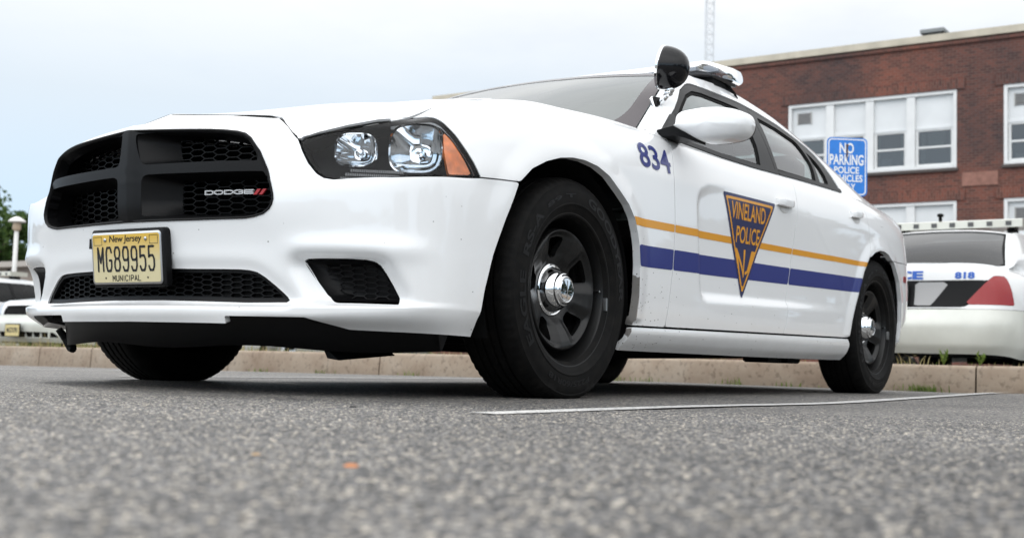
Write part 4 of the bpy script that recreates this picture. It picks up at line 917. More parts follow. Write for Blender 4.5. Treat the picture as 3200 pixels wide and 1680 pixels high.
b=MB(); b.box((-1.815,0,LBZ+.014),(.16,1.0,.014)); b.done('circuit_tray',prin('tray_grey',(.35,.36,.37),.5),lbo)
for sg in (1,-1):
    b=MB(); b.loft([[(-1.70,sg*.47,1.432),(-1.70,sg*.60,1.372),(-1.93,sg*.60,1.380),(-1.93,sg*.47,1.440)],[(-1.71,sg*.47,1.440),(-1.72,sg*.575,1.432),(-1.91,sg*.575,1.432),(-1.92,sg*.47,1.440)]]); b.done('mount_foot',MATTE,lbo)
    b=MB(); b.tube([(-1.84,sg*.57,1.428),(-1.86,sg*.595,1.405),(-1.885,sg*.612,1.380),(-1.895,sg*.622,1.352)],.006,8); b.done('mount_strap',MATTE,lbo)
# ------------------------------------------------ wheels
def tyre_mat():
    m,t,out=mat('tyre_rubber'); l=t.links.new; b=N(t,'ShaderNodeBsdfPrincipled'); tc=N(t,'ShaderNodeTexCoord')
    n=N(t,'ShaderNodeTexNoise'); n.inputs['Scale'].default_value=28; n.inputs['Detail'].default_value=8; l(tc.outputs['Object'],n.inputs['Vector'])
    r=N(t,'ShaderNodeValToRGB'); r.color_ramp.elements[0].color=(.0028,.0028,.0028,1); r.color_ramp.elements[1].color=(.0085,.0076,.0068,1); r.color_ramp.elements[0].position=.4; r.color_ramp.elements[1].position=.8
    l(n.outputs['Fac'],r.inputs[0]); l(r.outputs[0],b.inputs['Base Color']); b.inputs['Roughness'].default_value=.68; b.inputs['Specular IOR Level'].default_value=.14
    l(b.outputs[0],out.inputs[0]); return m
RUB=tyre_mat(); RUBL=prin('tyre_letter',(.0085,.0085,.009),.5,spec=.25)
HZ=.343
def make_wheel(spin=0):
    """built round the origin, outer face towards +Y; centre of the tyre at y=0"""
    root=bpy.data.objects.new('wheel',None); COL.objects.link(root); root.parent=car
    Rt=.359; hw=.1125
    prof=[(.228,-.085),(.236,-.100),(.255,-.108),(.285,-.1135),(.315,-.112),(.335,-.105),(.348,-.094),(.3545,-.080)]
    tr=[]
    for gy in (-.046,-.016,.016,.046): tr+=[(gy-.0052,0),(gy-.0045,-.007),(gy+.0045,-.007),(gy+.0052,0)]
    prof+= [(Rt-.0012-.05*y*y*6+d,y) for y,d in [(-.07,0)]+tr+[(.07,0)]]
    prof+= [(.3545,.080),(.348,.094),(.340,.1015),(.335,.105),(.3335,.1066),(.331,.1068),(.329,.1062),(.315,.1115),(.300,.1128),(.285,.1135),(.2735,.1128),(.272,.1142),(.269,.1142),(.2675,.1120),(.258,.1085),(.250,.1045),(.243,.1000),(.236,.098),(.228,.085)]
    n=216; V=[]
    for k,(r,a) in enumerate(prof):
        sh=.073<abs(a)<.1005 and r>.339
        for q in range(n):
            t=2*math.pi*q/n; rr=r-(.0042 if sh and q%3==0 else 0); rr-= .0022 if (.02<abs(a)<.045 or abs(a)<.012) and r>.35 and q%3==(1 if a>0 else 2) else 0
            V.append((rr*math.cos(t),a,rr*math.sin(t)))
    V=np.array(V); V[:,2]=np.maximum(V[:,2],-HZ+.001)     # flattened where it stands
    sq=(V[:,2]<-.30)&(np.abs(V[:,1])>.09); V[sq,1]*=1.025
    kk=len(prof); F=[(i*n+q,i*n+(q+1)%n,(i+1)*n+(q+1)%n,(i+1)*n+q) for i in range(kk-1) for q in range(n)]
    ty=mesh_obj('tyre',V,F,RUB,root,rel=True); ty.data.set_sharp_from_angle(angle=R(38))
    # raised sidewall lettering
    def arc(txt,mid,r,h,wd,up=True):
        T,Fq=text2d(txt,h,1,.03); T=fit(T,wd); a=mid-(T[:,0]-wd/2)/r; rr=r+T[:,1]; y=np.interp(rr,[.269,.285,.30,.315,.333],[.1140,.1141,.1134,.1122,.1074])+.0006
        mesh_obj('sidewall_lettering',np.stack([rr*np.cos(a),y,rr*np.sin(a)],1),Fq,RUBL,ty,smooth=False,rel=True)
    # seen from +Y the x axis points left: mirror the angle
    def arcm(txt,mid,r,h,wd):
        T,Fq=text2d(txt,h,1,.03); T=fit(T,wd); a=mid+(T[:,0]-wd/2)/r; rr=r+T[:,1]; y=np.interp(rr,[.269,.285,.30,.315,.333],[.1140,.1141,.1134,.1122,.1074])+.0007
        mesh_obj('sidewall_lettering',np.stack([rr*np.cos(a),y,rr*np.sin(a)],1),Fq,RUBL,ty,smooth=False,rel=True)
    arcm('GOODYEAR',math.pi-.62,.283,.030,.40); arcm('EAGLE  RS-A',.10,.283,.030,.42); arcm('P225/60R18',-1.5,.288,.018,.24); arcm('89 T',1.25,.290,.014,.17)
    # steel rim: lip, well, raised five-spoke disc with slots
    b=MB(); b.lathe([(.226,.060),(.230,.080),(.236,.096),(.2425,.1005),(.2465,.1000),(.2460,.0965),(.240,.0945),(.233,.088),(.228,.075),(.222,.045),(.215,.020),(.208,.004),(.200,-.004),(.19,-.07),(.21,-.10)],112)
    rim=b.done('rim',STEELB,root,angle=50,rel=True)
    nr,na=46,300; rr=np.linspace(.045,.197,nr); th=np.linspace(0,2*math.pi,na+1); RR,TT=np.meshgrid(rr,th,indexing='ij')
    TT=TT[:,::-1]
    ph=((TT-R(82))/(2*math.pi)*5)%1; w_=np.minimum(ph,1-ph)*2      # 0 in the slot middle .. 1 on the spoke
    prof_y=np.interp(rr,[.045,.078,.090,.110,.140,.165,.180,.188,.1925,.195,.197],[.020,.022,.029,.045,.060,.069,.072,.0715,.068,.055,.010])[:,None]
    yy=prof_y-.016*(1-sst(.34,.80,w_))*sst(.085,.125,RR)*sst(.192,.172,RR)
    P=np.stack([RR*np.cos(TT),yy,RR*np.sin(TT)],2); n_=normals(P); n_=n_*np.sign(n_[...,1:2]+1e-9)
    # slot: rounded trapezoid, wider outside
    ang=(np.minimum(ph,1-ph)*2*math.pi/5)*RR; half=np.interp(RR,[.10,.175],[.016,.046]); slot=mn(half-ang,RR-.104,.170-RR); slot=np.where(slot>-.02,slot-.006+.006*0,slot); a1,a2=half-ang,mn(RR-.104,.170-RR); slot=np.where((a1<.012)&(a2<.012),.012-np.hypot(.012-a1,.012-a2),mn(a1,a2)); slot=np.where((slot>-.01),slot,slot)
    V,nn,F=clip(P,n_,-slot); V,nn,F=flanged(V,nn,F,.018); mesh_obj('wheel_disc',V,F,STEELB,rim,nn,rel=True)
    # valve and balance weight
    b=MB(); b.tube([(.214*math.cos(R(178)),.05,.214*math.sin(R(178))),(.205*math.cos(R(178)),.085,.205*math.sin(R(178)))],[.004,.0035],8); b.box((-.228,.094,-.035),(.010,.012,.045),bev=.002); b.done('valve_and_weight',ALU,rim,rel=True)
    # chrome hub cap
    b=MB(); b.lathe([(.0815,.018),(.0840,.023),(.0835,.028),(.0800,.0300),(.0765,.0285),(.0745,.029),(.0725,.034),(.0685,.044),(.063,.055),(.057,.0635),(.0545,.066),(.0535,.0675),(.0530,.071),(.0515,.0735),(.0490,.0745),(.0475,.0755),(.0455,.0800),(.0425,.0835),(.0400,.0845),(.0385,.0840),(.0380,.0825),(.0365,.0825),(.0355,.0845),(.022,.0862),(.0001,.0868)],64); hub=b.done('hub_cap',CHROME,root,angle=35,rel=True)
    b=MB(); b.box((0,.0868,0),(.0020,.001,.056)); b.box((0,.0868,-.004),(.050,.001,.0014)); b.done('hub_emblem',GREYP,hub,rel=True)
    # brake disc behind
    b=MB(); b.lathe([(.05,-.02),(.165,-.02),(.165,-.045),(.05,-.045)],48); b.done('brake_disc',prin('cast_iron',(.05,.045,.04),.6,.6),root,rel=True)
    return root
def kids(o): return [c for c in bpy.data.objects if c.parent==o]
def copy_tree(o,parent=None):
    c=o.copy(); COL.objects.link(c)
    if parent is not None: c.parent=parent
    for ch in kids(o): copy_tree(ch,c)
    return c
w0=make_wheel(); off=Vector(CAR_AT)
spots=[(0,.805,0,0),(-3.052,.808,0,R(20)),(.07,-.875,1,0),(-3.052,-.808,1,0)]
for k,(x,y,fl,spn) in enumerate(spots):
    o=w0 if k==0 else copy_tree(w0,car)
    o.location=Vector((x,y,HZ))-off; o.rotation_euler=(0,0,math.pi if fl else 0)
for k in (1,):
    pass
# ------------------------------------------------ wheel houses and what hangs underneath
for x0,yo in ((0.02,.885),(-3.03,.885)):
    for sg in (1,-1):
        th=np.linspace(R(-22),R(202),40); prof=[]
        V=[];F=[]
        for yk in (yo,.57): V+=[(x0+.43*math.cos(a),sg*yk,.335+.425*math.sin(a)) for a in th]
        n=len(th); F=[(i,i+1,n+i+1,n+i) for i in range(n-1)]; V.append((x0,sg*.57,.335)); F+=[(n+i,n+i+1,2*n) for i in range(n-1)]
        mesh_obj('wheel_house',V,F,MATTE,car)
b=MB(); b.box((-1.5,0,.245),(4.2,1.10,.10),bev=.02); b.box((-1.5,.60,.225),(2.1,.32,.07),bev=.01); b.box((-1.5,-.60,.225),(2.1,.32,.07),bev=.01)
b.box((.42,0,.235),(.75,1.24,.07),bev=.01); b.box((.50,0,.165),(.34,1.20,.05),bev=.01)
for x in (-1.95,-2.18): b.box((x,.74,.165),(.16,.12,.05),bev=.008)
b.box((-3.6,0,.30),(.6,1.4,.12),bev=.02); b.tube([(-.2,.15,.17),(-1.5,.18,.165),(-2.6,.35,.19)],.03,10); b.box((.0,0,.20),(.18,1.3,.07),bev=.01); b.box((-3.05,0,.22),(.3,1.2,.10),bev=.02)
ub=b.done('underbody',MATTE,car)
# front air dam
def dam(s0,s1,z0,z1,dx):
    s=np.linspace(s0,s1,60); A=at_sz(s,[.215]*60); A=A*np.array([1,1,0])-np.stack([np.full(60,dx),np.sign(A[:,1])*np.abs(A[:,1])*.10,np.zeros(60)],1)
    return A
b=MB(); A=dam(-1.02,1.02,0,0,.085); wob=lambda z: np.stack([A[:,0],A[:,1],np.full(60,z)],1)
B=A*np.array([.93,.93,1]); n=60; z1=np.full(60,.135)-.012*np.sin(np.linspace(0,9,60))**2
V=np.concatenate([wob(.225),np.stack([A[:,0]-.02,A[:,1],z1],1),np.stack([A[:,0]-.05,A[:,1]*.98,z1+.006],1),wob(.225)-np.array([.08,0,0])])
F=[(k*n+i,k*n+i+1,(k+1)*n+i+1,(k+1)*n+i) for k in range(3) for i in range(n-1)]; b.add(V,F)
b.done('air_dam',BLACKP,car,smooth=True)
V2=[];b=MB()
# torn corner of the splash shield and a hanging strap
b.tube([(.74,-.66,.175),(.715,-.655,.145),(.70,-.64,.115),(.705,-.625,.108)],[.012,.014,.018,.012],8); b.done('loose_strap',BLACKP,car)
b=MB(); b.add([(.70,.50,.145),(.60,.66,.138),(.61,.70,.118),(.69,.56,.100),(.695,.52,.105),(.62,.50,.14),(.55,.62,.138)],[(0,1,2,3,4),(4,3,2,1,0),(0,5,6,1)]); b.done('splash_flap',BLACKP,car)
# ---------------------------------------------------------------- the ground
KX=-5.0                      # front face of the kerb
def gz(x,y): return -.010*sst(-3.6,-5.6,x)-.0107*np.maximum(0,-np.asarray(y,float)-1.2)+sst(.95,1.35,np.asarray(y,float))*(-.008*np.exp(-((np.asarray(x,float)+1.0)/.9)**2)+.013*sst(-2.0,-4.3,np.asarray(x,float)))
def asphalt():
    m,t,out=mat('asphalt'); l=t.links.new; b=N(t,'ShaderNodeBsdfPrincipled'); g_=N(t,'ShaderNodeNewGeometry')
    v=N(t,'ShaderNodeTexVoronoi',feature='F1'); v.inputs['Scale'].default_value=150; l(g_.outputs['Position'],v.inputs['Vector'])
    v2=N(t,'ShaderNodeTexVoronoi',feature='F1'); v2.inputs['Scale'].default_value=300; l(g_.outputs['Position'],v2.inputs['Vector'])
    s=N(t,'ShaderNodeSeparateColor'); l(v.outputs['Color'],s.inputs[0])
    r=N(t,'ShaderNodeValToRGB'); e=r.color_ramp.elements; e[0].position=0; e[0].color=(.026,.026,.028,1); e[1].position=1; e[1].color=(.56,.50,.41,1)
    for p,c in ((.28,(.055,.055,.058)),(.52,(.135,.133,.134)),(.72,(.245,.236,.223)),(.88,(.36,.33,.285))): q=e.new(p); q.color=(*c,1)
    l(s.outputs[0],r.inputs[0])
    mr=N(t,'ShaderNodeMapRange'); mr.inputs[1].default_value=.30; mr.inputs[2].default_value=.66; mr.inputs[3].default_value=1; mr.inputs[4].default_value=.36; l(v.outputs['Distance'],mr.inputs[0])
    n=N(t,'ShaderNodeTexNoise'); n.inputs['Scale'].default_value=1.3; n.inputs['Detail'].default_value=7; l(g_.outputs['Position'],n.inputs['Vector'])
    m2=N(t,'ShaderNodeMapRange'); m2.inputs[1].default_value=.3; m2.inputs[2].default_value=.7; m2.inputs[3].default_value=.78; m2.inputs[4].default_value=1.2; l(n.outputs['Fac'],m2.inputs[0])
    mu=N(t,'ShaderNodeMath',operation='MULTIPLY'); l(mr.outputs[0],mu.inputs[0]); l(m2.outputs[0],mu.inputs[1])
    mx=N(t,'ShaderNodeMix',data_type='RGBA',blend_type='MULTIPLY'); mx.inputs[0].default_value=1; l(r.outputs[0],mx.inputs[6]); l(mu.outputs[0],mx.inputs[7])
    l(mx.outputs[2],b.inputs['Base Color']); b.inputs['Roughness'].default_value=.6; b.inputs['Specular IOR Level'].default_value=.5
    iv=N(t,'ShaderNodeMath',operation='SUBTRACT'); iv.inputs[0].default_value=1; l(v.outputs['Distance'],iv.inputs[1])
    ad=N(t,'ShaderNodeMath',operation='MULTIPLY_ADD'); ad.inputs[1].default_value=-.25; l(v2.outputs['Distance'],ad.inputs[0]); l(iv.outputs[0],ad.inputs[2])
    bp=N(t,'ShaderNodeBump'); bp.inputs['Strength'].default_value=.75; bp.inputs['Distance'].default_value=.0045; l(ad.outputs[0],bp.inputs['Height']); l(bp.outputs[0],b.inputs['Normal'])
    l(b.outputs[0],out.inputs[0]); return m
ASPH=asphalt()
xs=np.concatenate([[-320,-120,-60,-30,-15,-9],np.linspace(-6.4,5,46),[8,15,40,120]]); ys=np.concatenate([[-320,-120,-60,-30],np.linspace(-16,6,66),[10,20,60,120]])
XX,YY=np.meshgrid(xs,ys,indexing='ij'); ZZ=gz(XX,YY); ZZ=np.where(YY<-20,gz(XX,-20+0*YY),ZZ)
V=np.stack([XX,YY,ZZ],2).reshape(-1,3); ny=len(ys); F=[(i*ny+j,(i+1)*ny+j,(i+1)*ny+j+1,i*ny+j+1) for i in range(len(xs)-1) for j in range(ny-1)]
tag(mesh_obj('ground',V,F,ASPH),kind='structure')
# the near asphalt really is pebbly: a relief sheet of stones from under the camera to the wheels
def relief():
    A=[];B=[]
    fx=_f[:2]/np.linalg.norm(_f[:2]); rx=np.array([fx[1],-fx[0]]); o=np.array([3.2995,2.9184])
    d=[.66]; 
    while d[-1]<3.5: d.append(d[-1]*1.0023)
    d=np.array(d); nl=980; t=np.linspace(-.52,.52,nl)
    D,T=np.meshgrid(d,t,indexing='ij'); px=o[0]+fx[0]*D+rx[0]*D*T; py=o[1]+fx[1]*D+rx[1]*D*T
    # cellular height field: jittered stones on a 9.5 mm lattice
    c=.0068; hh=np.zeros(px.shape); gi=np.floor(px/c).astype(int); gj=np.floor(py/c).astype(int); best=np.full(px.shape,9.)
    def hsh(i,j,k): 
        x=(i*374761393+j*668265263+k*2147483647)&0xffffffff; x=((x^(x>>13))*1274126177)&0xffffffff; return ((x^(x>>16))&0xffff)/65535.
    hs=np.zeros(px.shape)
    for di in (-1,0,1):
        for dj in (-1,0,1):
            i=gi+di; j=gj+dj; sx_=(i+.15+.7*hsh(i,j,1))*c; sy_=(j+.15+.7*hsh(i,j,2))*c; q=np.hypot(px-sx_,py-sy_)/c
            k=q<best; best=np.where(k,q,best); hs=np.where(k,hsh(i,j,3),hs)
    h=.0028*(.25+.75*hs)*np.sqrt(np.clip(1-(best/.72)**2,0,1))
    edge=sst(.52,.46,np.abs(T))*sst(3.5,2.9,D)
    V=np.stack([px,py,gz(px,py)+.0006+h*edge-.004*(1-edge)],2).reshape(-1,3); n2=len(t)
    I=np.arange(len(d)*n2).reshape(len(d),n2); F=np.stack([I[:-1,:-1],I[:-1,1:],I[1:,1:],I[1:,:-1]],2).reshape(-1,4)
    me=bpy.data.meshes.new('asphalt_surface'); me.vertices.add(len(V)); me.vertices.foreach_set('co',V.ravel()); me.loops.add(F.size); me.loops.foreach_set('vertex_index',F.ravel()); me.polygons.add(len(F)); me.polygons.foreach_set('loop_start',np.arange(0,F.size,4)); me.update(calc_edges=True); me.materials.append(ASPH); me.polygons.foreach_set('use_smooth',np.ones(len(F),bool)); 
    o_=bpy.data.objects.new('asphalt_surface',me); COL.objects.link(o_); tag(o_,kind='structure'); return o_
RELIEF=True
if RELIEF: relief()
def line_paint():
    m,t,out=mat('worn_line_paint'); l=t.links.new; b=N(t,'ShaderNodeBsdfPrincipled'); g_=N(t,'ShaderNodeNewGeometry'); n=N(t,'ShaderNodeTexNoise'); n.inputs['Scale'].default_value=90; n.inputs['Detail'].default_value=4; l(g_.outputs['Position'],n.inputs['Vector'])
    r=N(t,'ShaderNodeValToRGB'); r.color_ramp.elements[0].position=.36; r.color_ramp.elements[0].color=(.20,.20,.20,1); r.color_ramp.elements[1].position=.50; r.color_ramp.elements[1].color=(.50,.495,.48,1)
    l(n.outputs['Fac'],r.inputs[0]); l(r.outputs[0],b.inputs['Base Color']); b.inputs['Roughness'].default_value=.8; l(b.outputs[0],out.inputs[0]); return m
LINE=line_paint()
def stripe(p,q,wd,z=.0042):
    p,q=np.array(p),np.array(q); n=40; d=(q-p)/np.linalg.norm(q-p); nn=np.array([-d[1],d[0]]); V=[];rr=random.Random(3)
    for k in range(n+1):
        c=p+(q-p)*k/n; a=wd/2+rr.uniform(-.004,.004)
        for s in (-1,1): e=c+nn*a*s; V.append((e[0],e[1],float(gz(e[0],e[1]))+z))
    o=mesh_obj('parking_line',V,[(2*k,2*k+2,2*k+3,2*k+1) for k in range(n)],LINE); tag(o,kind='structure')
stripe((1.25,1.465),(-4.95,1.262),.075); stripe((-.10,-1.42),(-4.95,-1.50),.10); stripe((1.2,-4.1),(-4.95,-4.2),.10); stripe((1.2,-6.8),(-4.95,-6.9),.10)
# ---------------------------------------------------------------- the kerb and the verge
def concrete():
    m,t,out=mat('kerb_concrete'); l=t.links.new; b=N(t,'ShaderNodeBsdfPrincipled'); g_=N(t,'ShaderNodeNewGeometry')
    n=N(t,'ShaderNodeTexNoise'); n.inputs['Scale'].default_value=3.1; n.inputs['Detail'].default_value=8; n.inputs['Roughness'].default_value=.6; l(g_.outputs['Position'],n.inputs['Vector'])
    r=N(t,'ShaderNodeValToRGB'); e=r.color_ramp.elements; e[0].position=.3; e[0].color=(.225,.165,.118,1); e[1].position=.7; e[1].color=(.34,.285,.225,1); q=e.new(.5); q.color=(.285,.225,.168,1); l(n.outputs['Fac'],r.inputs[0])
    v=N(t,'ShaderNodeTexNoise'); v.inputs['Scale'].default_value=26; v.inputs['Detail'].default_value=9; l(g_.outputs['Position'],v.inputs['Vector'])
    r2=N(t,'ShaderNodeValToRGB'); r2.color_ramp.elements[0].position=.33; r2.color_ramp.elements[0].color=(.40,.37,.35,1); r2.color_ramp.elements[1].position=.46; r2.color_ramp.elements[1].color=(1,1,1,1); l(v.outputs['Fac'],r2.inputs[0])
    mx=N(t,'ShaderNodeMix',data_type='RGBA',blend_type='MULTIPLY'); mx.inputs[0].default_value=.55; l(r.outputs[0],mx.inputs[6]); l(r2.outputs[0],mx.inputs[7]); l(mx.outputs[2],b.inputs['Base Color']); b.inputs['Roughness'].default_value=.85
    bp=N(t,'ShaderNodeBump'); bp.inputs['Strength'].default_value=.5; bp.inputs['Distance'].default_value=.004; l(v.outputs['Fac'],bp.inputs['Height']); l(bp.outputs[0],b.inputs['Normal']); l(b.outputs[0],out.inputs[0]); return m
CONC=concrete()
KT=.175
b=MB(); y=-60.0; rr=random.Random(5)
joints=[-40,-30,-24,-18,-14.6,-12.05,-9.0,-8.1,-6.0,-4.1,-2.05,.95,3.2,6,9]
for y0,y1 in zip(joints[:-1],joints[1:]):
    n=max(2,int((y1-y0)/.25)); rings=[]
    for k in range(n+1):
        yy=y0+.006+(y1-y0-.012)*k/n; g0=float(gz(KX,yy)); w=[rr.uniform(-.004,.004) for _ in range(4)]; zt=KT+g0*.55+.0
        rings.append([(KX-.16,yy,g0-.05),(KX+.012,yy,g0-.05),(KX+.010+w[0],yy,g0+.03),(KX+w[1],yy,zt-.022),(KX-.012+w[1],yy,zt-.006+w[2]*.5),(KX-.028,yy,zt),(KX-.15,yy,zt+w[3]*.5),(KX-.16,yy,zt-.02)])
    b.loft([r[::-1] for r in rings])
tag(b.done('kerb',CONC,angle=50),kind='structure')
SOIL=prin('verge_soil',(.13,.10,.065),.95,noise=(9,.5),bump=(60,.8))
V=[];ysv=np.linspace(-50,10,100)
for yy in ysv:
    g0=float(gz(KX,yy))*.55
    for dx,dz in ((-.13,.155),(-.5,.165),(-1.0,.12),(-1.35,.02)): V.append((KX+dx,yy,g0+dz+rr.uniform(-.01,.01)))
F=[(k*4+j,(k+1)*4+j,(k+1)*4+j+1,k*4+j+1) for k in range(99) for j in range(3)]
tag(mesh_obj('verge_soil',V,[f[::-1] for f in F],SOIL),kind='structure')
def leafmat(name,c,c2):
    m,t,out=mat(name); l=t.links.new; b=N(t,'ShaderNodeBsdfPrincipled'); oi=N(t,'ShaderNodeNewGeometry'); r=N(t,'ShaderNodeMix',data_type='RGBA'); r.inputs[6].default_value=(*c,1); r.inputs[7].default_value=(*c2,1)
    l(oi.outputs['Random Per Island'],r.inputs[0]); l(r.outputs[2],b.inputs['Base Color']); b.inputs['Roughness'].default_value=.7; b.inputs['Specular IOR Level'].default_value=.25
    tr=N(t,'ShaderNodeBsdfTranslucent'); l(r.outputs[2],tr.inputs[0]); x=N(t,'ShaderNodeMixShader'); x.inputs[0].default_value=.35; l(b.outputs[0],x.inputs[1]); l(tr.outputs[0],x.inputs[2]); l(x.outputs[0],out.inputs[0]); return m
DRY=leafmat('dry_grass',(.42,.33,.19),(.30,.27,.12)); GRN=leafmat('fresh_grass',(.09,.15,.028),(.17,.23,.05)); LEAF=leafmat('tree_leaf',(.030,.065,.014),(.075,.125,.030))
def blade(b,p,h,lean,w,a,m=0,curl=.5):
    d=np.array([math.cos(a),math.sin(a),0]); n=np.array([-d[1],d[0],0])*w; p=np.array(p); q=p+np.array([0,0,h*.55])+d*lean*.35; e=p+np.array([0,0,h])+d*lean
    b.add([p-n,p+n,q+n*.7,q-n*.7,e],[(0,1,2,3),(3,2,4)],m)
b=MB(); r3=random.Random(11)
for k in range(9000):
    yy=r3.uniform(-22,3.2); xx=KX-.20-abs(r3.gauss(0,.38)); 
    if yy>-.9 and r3.random()<.72: continue
    thick=1.0 if yy<-6 else .6
    h=r3.uniform(.03,.11)*(1.25 if yy<-6 else .62)
    blade(b,(xx,yy,float(gz(KX,yy))*.55+.145),h,r3.uniform(.0,.07),.0028,r3.uniform(0,6.28),0 if r3.random()<(.74 if yy<-6 else .5) else 1)
for k in range(260):
    yy=r3.uniform(-16,-8.5); xx=KX-.2-abs(r3.gauss(0,.25)); blade(b,(xx,yy,float(gz(KX,yy))*.55+.145),r3.uniform(.13,.24),r3.uniform(.02,.12),.0022,r3.uniform(0,6.28),0)
tag(b.done('verge_grass',[DRY,GRN]),kind='stuff',label='dry grass growing along the top of the kerb',cat=None)
# weeds in the joint at the foot of the kerb and on top
def tuft(at,n,h,name,label,kindm=GRN,group=None,leafy=False,seed=0):
    q=random.Random(seed); b=MB()
    if leafy:
        for s in range(n):
            a=q.uniform(0,6.28); ln=h*q.uniform(.6,1); lean=h*q.uniform(.1,.55); base=np.array(at); tip=base+np.array([math.cos(a)*lean,math.sin(a)*lean,ln])
            b.tube([base,(base+tip)/2+np.array([0,0,h*.08]),tip],[.0025,.002,.001],5)
            for k in range(9):
                t=.25+.75*k/8; c=base+(tip-base)*t; aa=q.uniform(0,6.28); blade(b,c,.030*q.uniform(.6,1.2),.032*q.uniform(.6,1.1),.0065,aa)
    else:
        for s in range(n): blade(b,(at[0]+q.uniform(-.0,.035),at[1]+q.gauss(0,.05+h*.3),at[2]),h*q.uniform(.4,1),h*q.uniform(.1,.9),.0034,q.uniform(0,6.28))
    o=b.done(name,kindm,loc=at); tag(o,label,'weed',group); return o
WG='weeds along the kerb'
ft=[(-11.1,.05,22,'low green weed tuft at the kerb foot, far left of the row'),(-10.5,.03,12,'pale sparse weed sprig on the asphalt by the left kerb joint'),(-6.35,.055,18,'yellow green weed sprig in the gutter right behind the front right tyre'),(-5.55,.045,18,'small weed tuft left of the middle kerb joint, under the bumper'),(-4.75,.05,18,'small weed tuft just right of the middle kerb joint'),(-3.75,.06,14,'weed sprig in the gutter left of the big front tyre'),(-2.15,.055,12,'thin grass sprig in the gutter just right of the front tyre'),(-1.75,.06,14,'thin grass sprig under the front door sill'),(-1.45,.05,16,'short weed cluster under the sill below the emblem'),(-.75,.06,18,'twin blades of weed in the gutter under the rear door'),(-.30,.05,20,'weed cluster in the gutter left of the rear tyre'),(.30,.045,14,'small weed tuft right beside the rear tyre'),(.62,.065,80,'broad green grass tuft at the kerb foot below the red tail lamp')]
for k,(yy,h,n,lb_) in enumerate(ft): tuft((KX+.02,yy,float(gz(KX,yy))),n,h,'weed',lb_,GRN,WG,False,k)
up=[(.07,.11,5,'leafy weed on the kerb just right of the rear tyre'),(.31,.055,3,'small leafy sprig on the kerb below the white bumper'),(.72,.085,4,'leafy weed on the kerb below the exhaust notch'),(.95,.08,4,'leafy weed on the kerb at the right edge of the photo')]
for k,(yy,h,n,lb_) in enumerate(up): tuft((KX-.10,yy,KT-.005),n,h,'weed',lb_,GRN,'leafy weeds on top of the kerb',True,50+k)
tt_=[(.47,.12,14,'tall dry grass tuft on the kerb under the parked cruiser bumper'),(.20,.07,16,'short reddish dry tuft on the kerb near the rear tyre')]
for k,(yy,h,n,lb_) in enumerate(tt_): tuft((KX-.14,yy,KT-.01),n,h,'weed',lb_,DRY,None,False,80+k)
b=MB()
# loose bits on the asphalt
for k,(p,s,c,lb_) in enumerate((((2.375,2.105),.0085,(.50,.20,.08),'small orange stone chip on the asphalt in the foreground'),((1.293,1.15),.009,(.02,.02,.02),'dark lump lying on the asphalt between bumper and camera'),((2.341,1.937),.005,(.50,.32,.14),'tiny tan stone chip near the white line end'))):
    b=MB(); q=random.Random(k); th=np.linspace(0,2*math.pi,9,endpoint=False)
    b.loft([[(p[0]+s*rk*math.cos(a)*q.uniform(.8,1.2),p[1]+s*rk*math.sin(a)*q.uniform(.8,1.2),zz) for a in th] for rk,zz in ((.8,.001),(1,.35*s),(.6,.6*s))]); o=b.done('stone',prin('stone_%d'%k,c,.8),loc=(p[0],p[1],0)); tag(o,lb_,'stone')
# ---------------------------------------------------------------- parked saloons behind the kerb
def sedan_net():
    """half body, columns from nose to tail, local coords: x forward, y left"""
    C=[]
    def c(xs,ys,zs): C.append(list(zip(xs if hasattr(xs,'__len__') else [xs]*7,ys if hasattr(ys,'__len__') else [ys]*7,zs)))
    zf=(.27,.36,.50,.60,.70,.79,.83)
    c((2.60,2.67,2.70,2.66,2.635,2.58,2.46),0,zf); c((2.59,2.66,2.69,2.65,2.62,2.565,2.45),.35,zf); c((2.52,2.58,2.61,2.57,2.535,2.48,2.38),.65,(.27,.36,.50,.60,.70,.79,.835))
    c((2.38,2.44,2.46,2.43,2.39,2.33,2.25),(.80,.84,.85,.84,.83,.80,.70),(.26,.36,.50,.60,.70,.80,.845)); c((2.15,2.17,2.18,2.17,2.14,2.10,2.05),(.90,.935,.95,.945,.935,.895,.73),(.25,.36,.50,.60,.71,.82,.87))
    for x,z6,z5,y6 in ((1.7,.90,.85,.74),(1.2,.94,.88,.745),(.8,.965,.90,.75)): c(x,(.90,.955,.975,.985,.98,.93,y6),(.22,.34,.50,.60,.74,z5,z6))
    for x,y6 in ((.4,.90),(-.3,.90),(-1.0,.90),(-1.45,.88)): c(x,(.90,.955,.975,.985,.98,.945,y6),(.21,.34,.50,.60,.74,.88,.945))
    for x,y6,k in ((-1.8,.80,1),(-2.15,.77,.99)): c(x,[v*k for v in (.90,.955,.975,.985,.975,.925,y6)],(.25,.36,.50,.62,.76,.90,.985))
    c((-2.38,-2.40,-2.42,-2.40,-2.385,-2.37,-2.34),(.85,.89,.91,.90,.885,.83,.72),(.27,.36,.50,.63,.77,.91,.99))
    c((-2.56,-2.60,-2.62,-2.575,-2.55,-2.53,-2.49),(.72,.76,.77,.765,.76,.72,.64),(.28,.36,.50,.635,.78,.915,.992))
    c((-2.63,-2.68,-2.70,-2.625,-2.595,-2.575,-2.53),.45,(.28,.36,.50,.64,.78,.925,.998)); c((-2.64,-2.69,-2.715,-2.64,-2.605,-2.585,-2.54),.2,(.28,.36,.50,.64,.78,.93,1.0)); c((-2.64,-2.695,-2.72,-2.645,-2.61,-2.59,-2.545),0,(.28,.36,.50,.64,.78,.93,1.0))
    return np.array(C)
